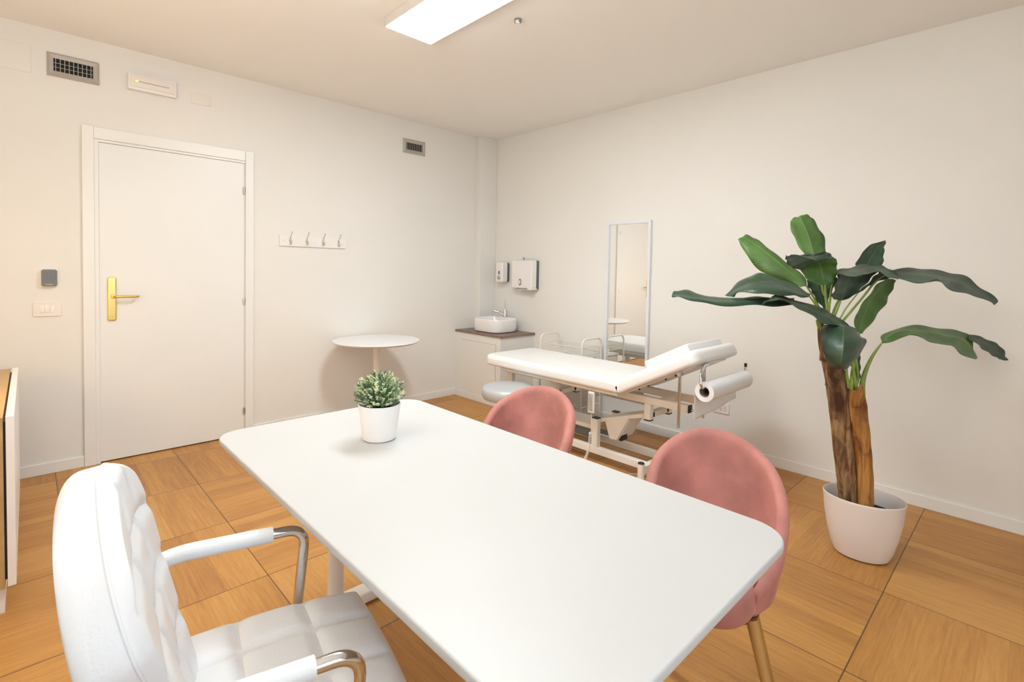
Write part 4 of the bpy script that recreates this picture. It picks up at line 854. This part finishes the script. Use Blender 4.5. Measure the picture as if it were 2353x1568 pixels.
for i in range(turns*9):
    f = i/(turns*9-1); k = f*(m_-1); a = axis[int(k)].lerp(axis[min(m_-1, int(k)+1)], k-int(k)); ph = 2*math.pi*turns*f
    pts.append(a+V(.0085*math.cos(ph), .0085*math.sin(ph), 0))
tube(bm, pts, .0019, 6); obj('coiled_cable', bm, M['white_pl'], ctl)
bm = B()
for P in ([(-.90, -2.10, .004), (-.93, -2.2, .004), (-1.0, -2.24, .004), (-.98, -2.36, .004), (-.86, -2.42, .004), (-.80, -2.50, .004), (-.72, -2.62, .004)], [(-.90, -2.10, .004), (-1.04, -2.30, .004), (-1.10, -2.36, .004), (-1.08, -2.42, .0045), (-1.01, -2.405, .011), (-.99, -2.43, .012), (-1.06, -2.47, .006), (-1.10, -2.50, .004), (-1.02, -2.60, .004)]):
    tube(bm, smooth_path(P, 8), .0028, 8)
obj('power_cord', bm, M['cable'], couch)

# ================================================================ instrument trolley
t = thing('wire_trolley', 'white tubular wire basket trolley behind the couch beside the mirror', 'trolley', (-.19, -1.32, 0))
X0, X1, Y0, Y1 = -.325, -.055, -1.56, -1.085
for y in (Y0, Y1):
    bm = B(); tube(bm, fillet([(X0, y, .045), (X0, y, .738), (X1, y, .738), (X1, y, .045)], .065, 8), .0075, 14); obj('side_frame', bm, M['white_pw'], t)
def basket(z0, h):
    bm = B(); a, b, c_, d_ = X0+.012, X1-.012, Y0+.012, Y1-.012
    def loop(z, i): return [(a+i, c_+i, z), (b-i, c_+i, z), (b-i, d_-i, z), (a+i, d_-i, z)]
    def closed(pts, r): 
        pts = pts+[pts[0]]
        for p, q in zip(pts, pts[1:]): tube(bm, [p, q], r, 8)
    closed(loop(z0+h, 0), .0036); closed(loop(z0, .008), .003)
    for i in range(9):
        x = a+.008+(b-a-.016)*i/8; tube(bm, [(x, c_, z0+h), (x, c_+.008, z0), (x, d_-.008, z0), (x, d_, z0+h)], .0014, 5)
    for i in range(5):
        y = c_+.008+(d_-c_-.016)*i/4; tube(bm, [(a, y, z0+h), (a+.008, y, z0), (b-.008, y, z0), (b, y, z0+h)], .0014, 5)
    for x in (a, b):
        for y in (Y0, Y1): cyl(bm, (x, y, z0+h), (x, y-(.012 if y == Y1 else -.012), z0+h), .005, n=8)
    obj('basket', bm, M['white_pw'], t)
basket(.605, .058); basket(.335, .058); basket(.095, .058)
for x in (X0, X1):
    for y in (Y0, Y1):
        bm = B(); cyl(bm, (x-.009, y, .0225), (x+.009, y, .0225), .0225, n=20); cyl(bm, (x, y, .03), (x, y, .047), .006, n=10); obj('caster', bm, M['white_pl'], t)
for lab, y0, y1, z1 in (('pale plastic box on the trolley shelf nearest the basin cabinet', -1.255, -1.112, .585), ('pale plastic box on the trolley shelf nearest the mirror', -1.525, -1.275, .565)):
    t2 = thing('storage_box', lab, 'box', (-.19, (y0+y1)/2, .34), group='boxes on the trolley shelf')
    bm = B(); box(bm, X0+.03, X1-.03, y0, y1, .3385, z1-.02, .006, 2); obj('body', bm, M['clear_pl'], t2)
    bm = B(); box(bm, X0+.026, X1-.026, y0-.004, y1+.004, z1-.0195, z1, .004, 2); obj('lid', bm, M['clear_pl'], t2)

# ================================================================ artificial banana plant
random.seed(11)
BP = V(-.852, -3.664, 0)
t = thing('banana_plant', 'tall artificial banana plant with two brown trunks in a white planter', 'plant', tuple(BP))
PR = R(-76)
prof = [(0, .002), (.092, .002), (.108, .007), (.122, .04), (.140, .11), (.154, .19), (.162, .272), (.1635, .281), (.1615, .284), (.1585, .280), (.155, .26), (.145, .19), (.138, .15), (0, .15)]
bm = B(); lathe(bm, prof, BP, 80, 1, .80, PR); obj('planter', bm, M['pot'], t)
bm = B(); lathe(bm, [(0, .20), (.143, .20), (.143, .212), (.10, .222), (0, .224)], BP, 40, 1, .80, PR); obj('soil', bm, M['soil'], t)
LV, PE, TR = json.loads(LEAFDATA)
from mathutils import noise
for ti, (pts, rs) in enumerate(TR):
    pts[0][2] = .20
    path = smooth_path(pts, 8); m_ = len(path); bm = B(); n = 28; rings = []
    for i, p in enumerate(path):
        f = i/(m_-1)*(len(rs)-1); k = min(len(rs)-2, int(f)); r = (rs[k]+(rs[k+1]-rs[k])*(f-k))*.9; ring = []
        for q in range(n):
            a = 2*math.pi*q/n; dv = V(math.cos(a), math.sin(a), 0)
            nz_ = noise.noise(V(dv.x*2.2, dv.y*2.2, p.z*3+ti*9))*.16+noise.noise(V(dv.x*5, dv.y*5, p.z*11+ti*5))*.09
            ring.append(bm.verts.new(p+dv*r*(1+nz_)))
        rings.append(ring)
    for a, b in zip(rings, rings[1:]):
        for q in range(n): bm.faces.new((a[q], a[(q+1) % n], b[(q+1) % n], b[q]))
    bm.faces.new(rings[0][::-1]); bm.faces.new(rings[-1])
    tk = obj('trunk', bm, M['bark' if ti == 0 else 'bark2'], t, label='rough dark brown fibrous trunk' if ti == 0 else 'shorter smooth tan trunk')
    # loose bark husks
    fs = ((.93, -2.35, .0), (.80, -2.9, .3), (.62, .2, .5)) if ti == 0 else ((.97, -2.6, 0), (.9, .6, .2))
    for f, a, s_ in fs:
        i = int(f*(m_-1)); p = path[i]; r = rs[min(len(rs)-1, int(f*(len(rs)-1)))]
        bm = B(); d1 = V(math.cos(a), math.sin(a), 0); sd = V(-d1.y, d1.x, 0); L = .17 if ti == 0 else .12; rows = []
        for j in range(7):
            g_ = j/6; c0 = V(p.x, p.y, p.z-L*.6)+V(0, 0, L*g_)+d1*(r*.98+.020*g_*g_+.002); w = r*.55*(1-g_**2.2)+.002
            rows.append([bm.verts.new(c0-sd*w-d1*w*.35), bm.verts.new(c0), bm.verts.new(c0+sd*w-d1*w*.35)])
        for q, w in zip(rows, rows[1:]):
            for k in range(2): bm.faces.new((q[k], q[k+1], w[k+1], w[k]))
        o = obj('bark_husk', bm, M['bark' if ti == 0 else 'bark2'], tk); s = o.modifiers.new('s', 'SOLIDIFY'); s.thickness = .003
def cr(a, b, c_, d_, t_): return .5*((2*b)+(c_-a)*t_+(2*a-5*b+4*c_-d_)*t_*t_+(3*b-a-3*c_+d_)*t_**3)
for name, bright, st in LV:
    S_ = [[Vector(q) for q in row] for row in st]; n = len(S_); K = 6; rows = []; vs = []
    for i in range(n-1):
        for k in range(K):
            rows.append([cr(S_[max(0, i-1)][c_], S_[i][c_], S_[i+1][c_], S_[min(n-1, i+2)][c_], k/K) for c_ in range(3)]); vs.append((i+k/K)/(n-1))
    rows.append(S_[-1]); vs.append(1)
    bm = B(); uvl = bm.loops.layers.uv.new('UVMap'); grid = []; W_ = [0, .33, .66, 1, 1.34, 1.67, 2]
    for ri, (row, vv) in enumerate(zip(rows, vs)):
        a, m0, b = row; nrm = (a-b).cross(V(*(rows[min(ri+1, len(rows)-1)][1]-rows[max(0, ri-1)][1]))).normalized(); g_ = []
        for w in W_:
            if w <= 1: p = a.lerp(m0, w); bul = w*(1-w)*4
            else: p = m0.lerp(b, w-1); bul = (w-1)*(2-w)*4
            hw = (a-m0).length if w <= 1 else (b-m0).length
            ed = abs(w-1)
            p = p+nrm*(bul*hw*.08+ed*ed*.004*math.sin(vv*23+w*3+len(name)))
            g_.append((bm.verts.new(p), (w/2, vv)))
        grid.append(g_)
    for i in range(len(grid)-1):
        for j in range(len(W_)-1):
            q = (grid[i][j], grid[i+1][j], grid[i+1][j+1], grid[i][j+1])
            f = bm.faces.new([z[0] for z in q])
            for lp, z in zip(f.loops, q): lp[uvl].uv = z[1]
    o = obj('leaf', bm, M['leaf_light' if bright else 'leaf'], t); s = o.modifiers.new('s', 'SOLIDIFY'); s.thickness = .0012; s.offset = 0
    if bright: o['label'] = 'lighter green leaf'
for pts, r0, r1 in PE:
    path = smooth_path(pts, 6); m_ = len(path)
    bm = B(); tube(bm, path, [(r0+(r1-r0)*i/(m_-1))*.72 for i in range(m_)], 10); obj('leaf_stalk', bm, M['midrib'], t)

for o in bpy.data.objects:
    if '_w' in o: del o['_w']
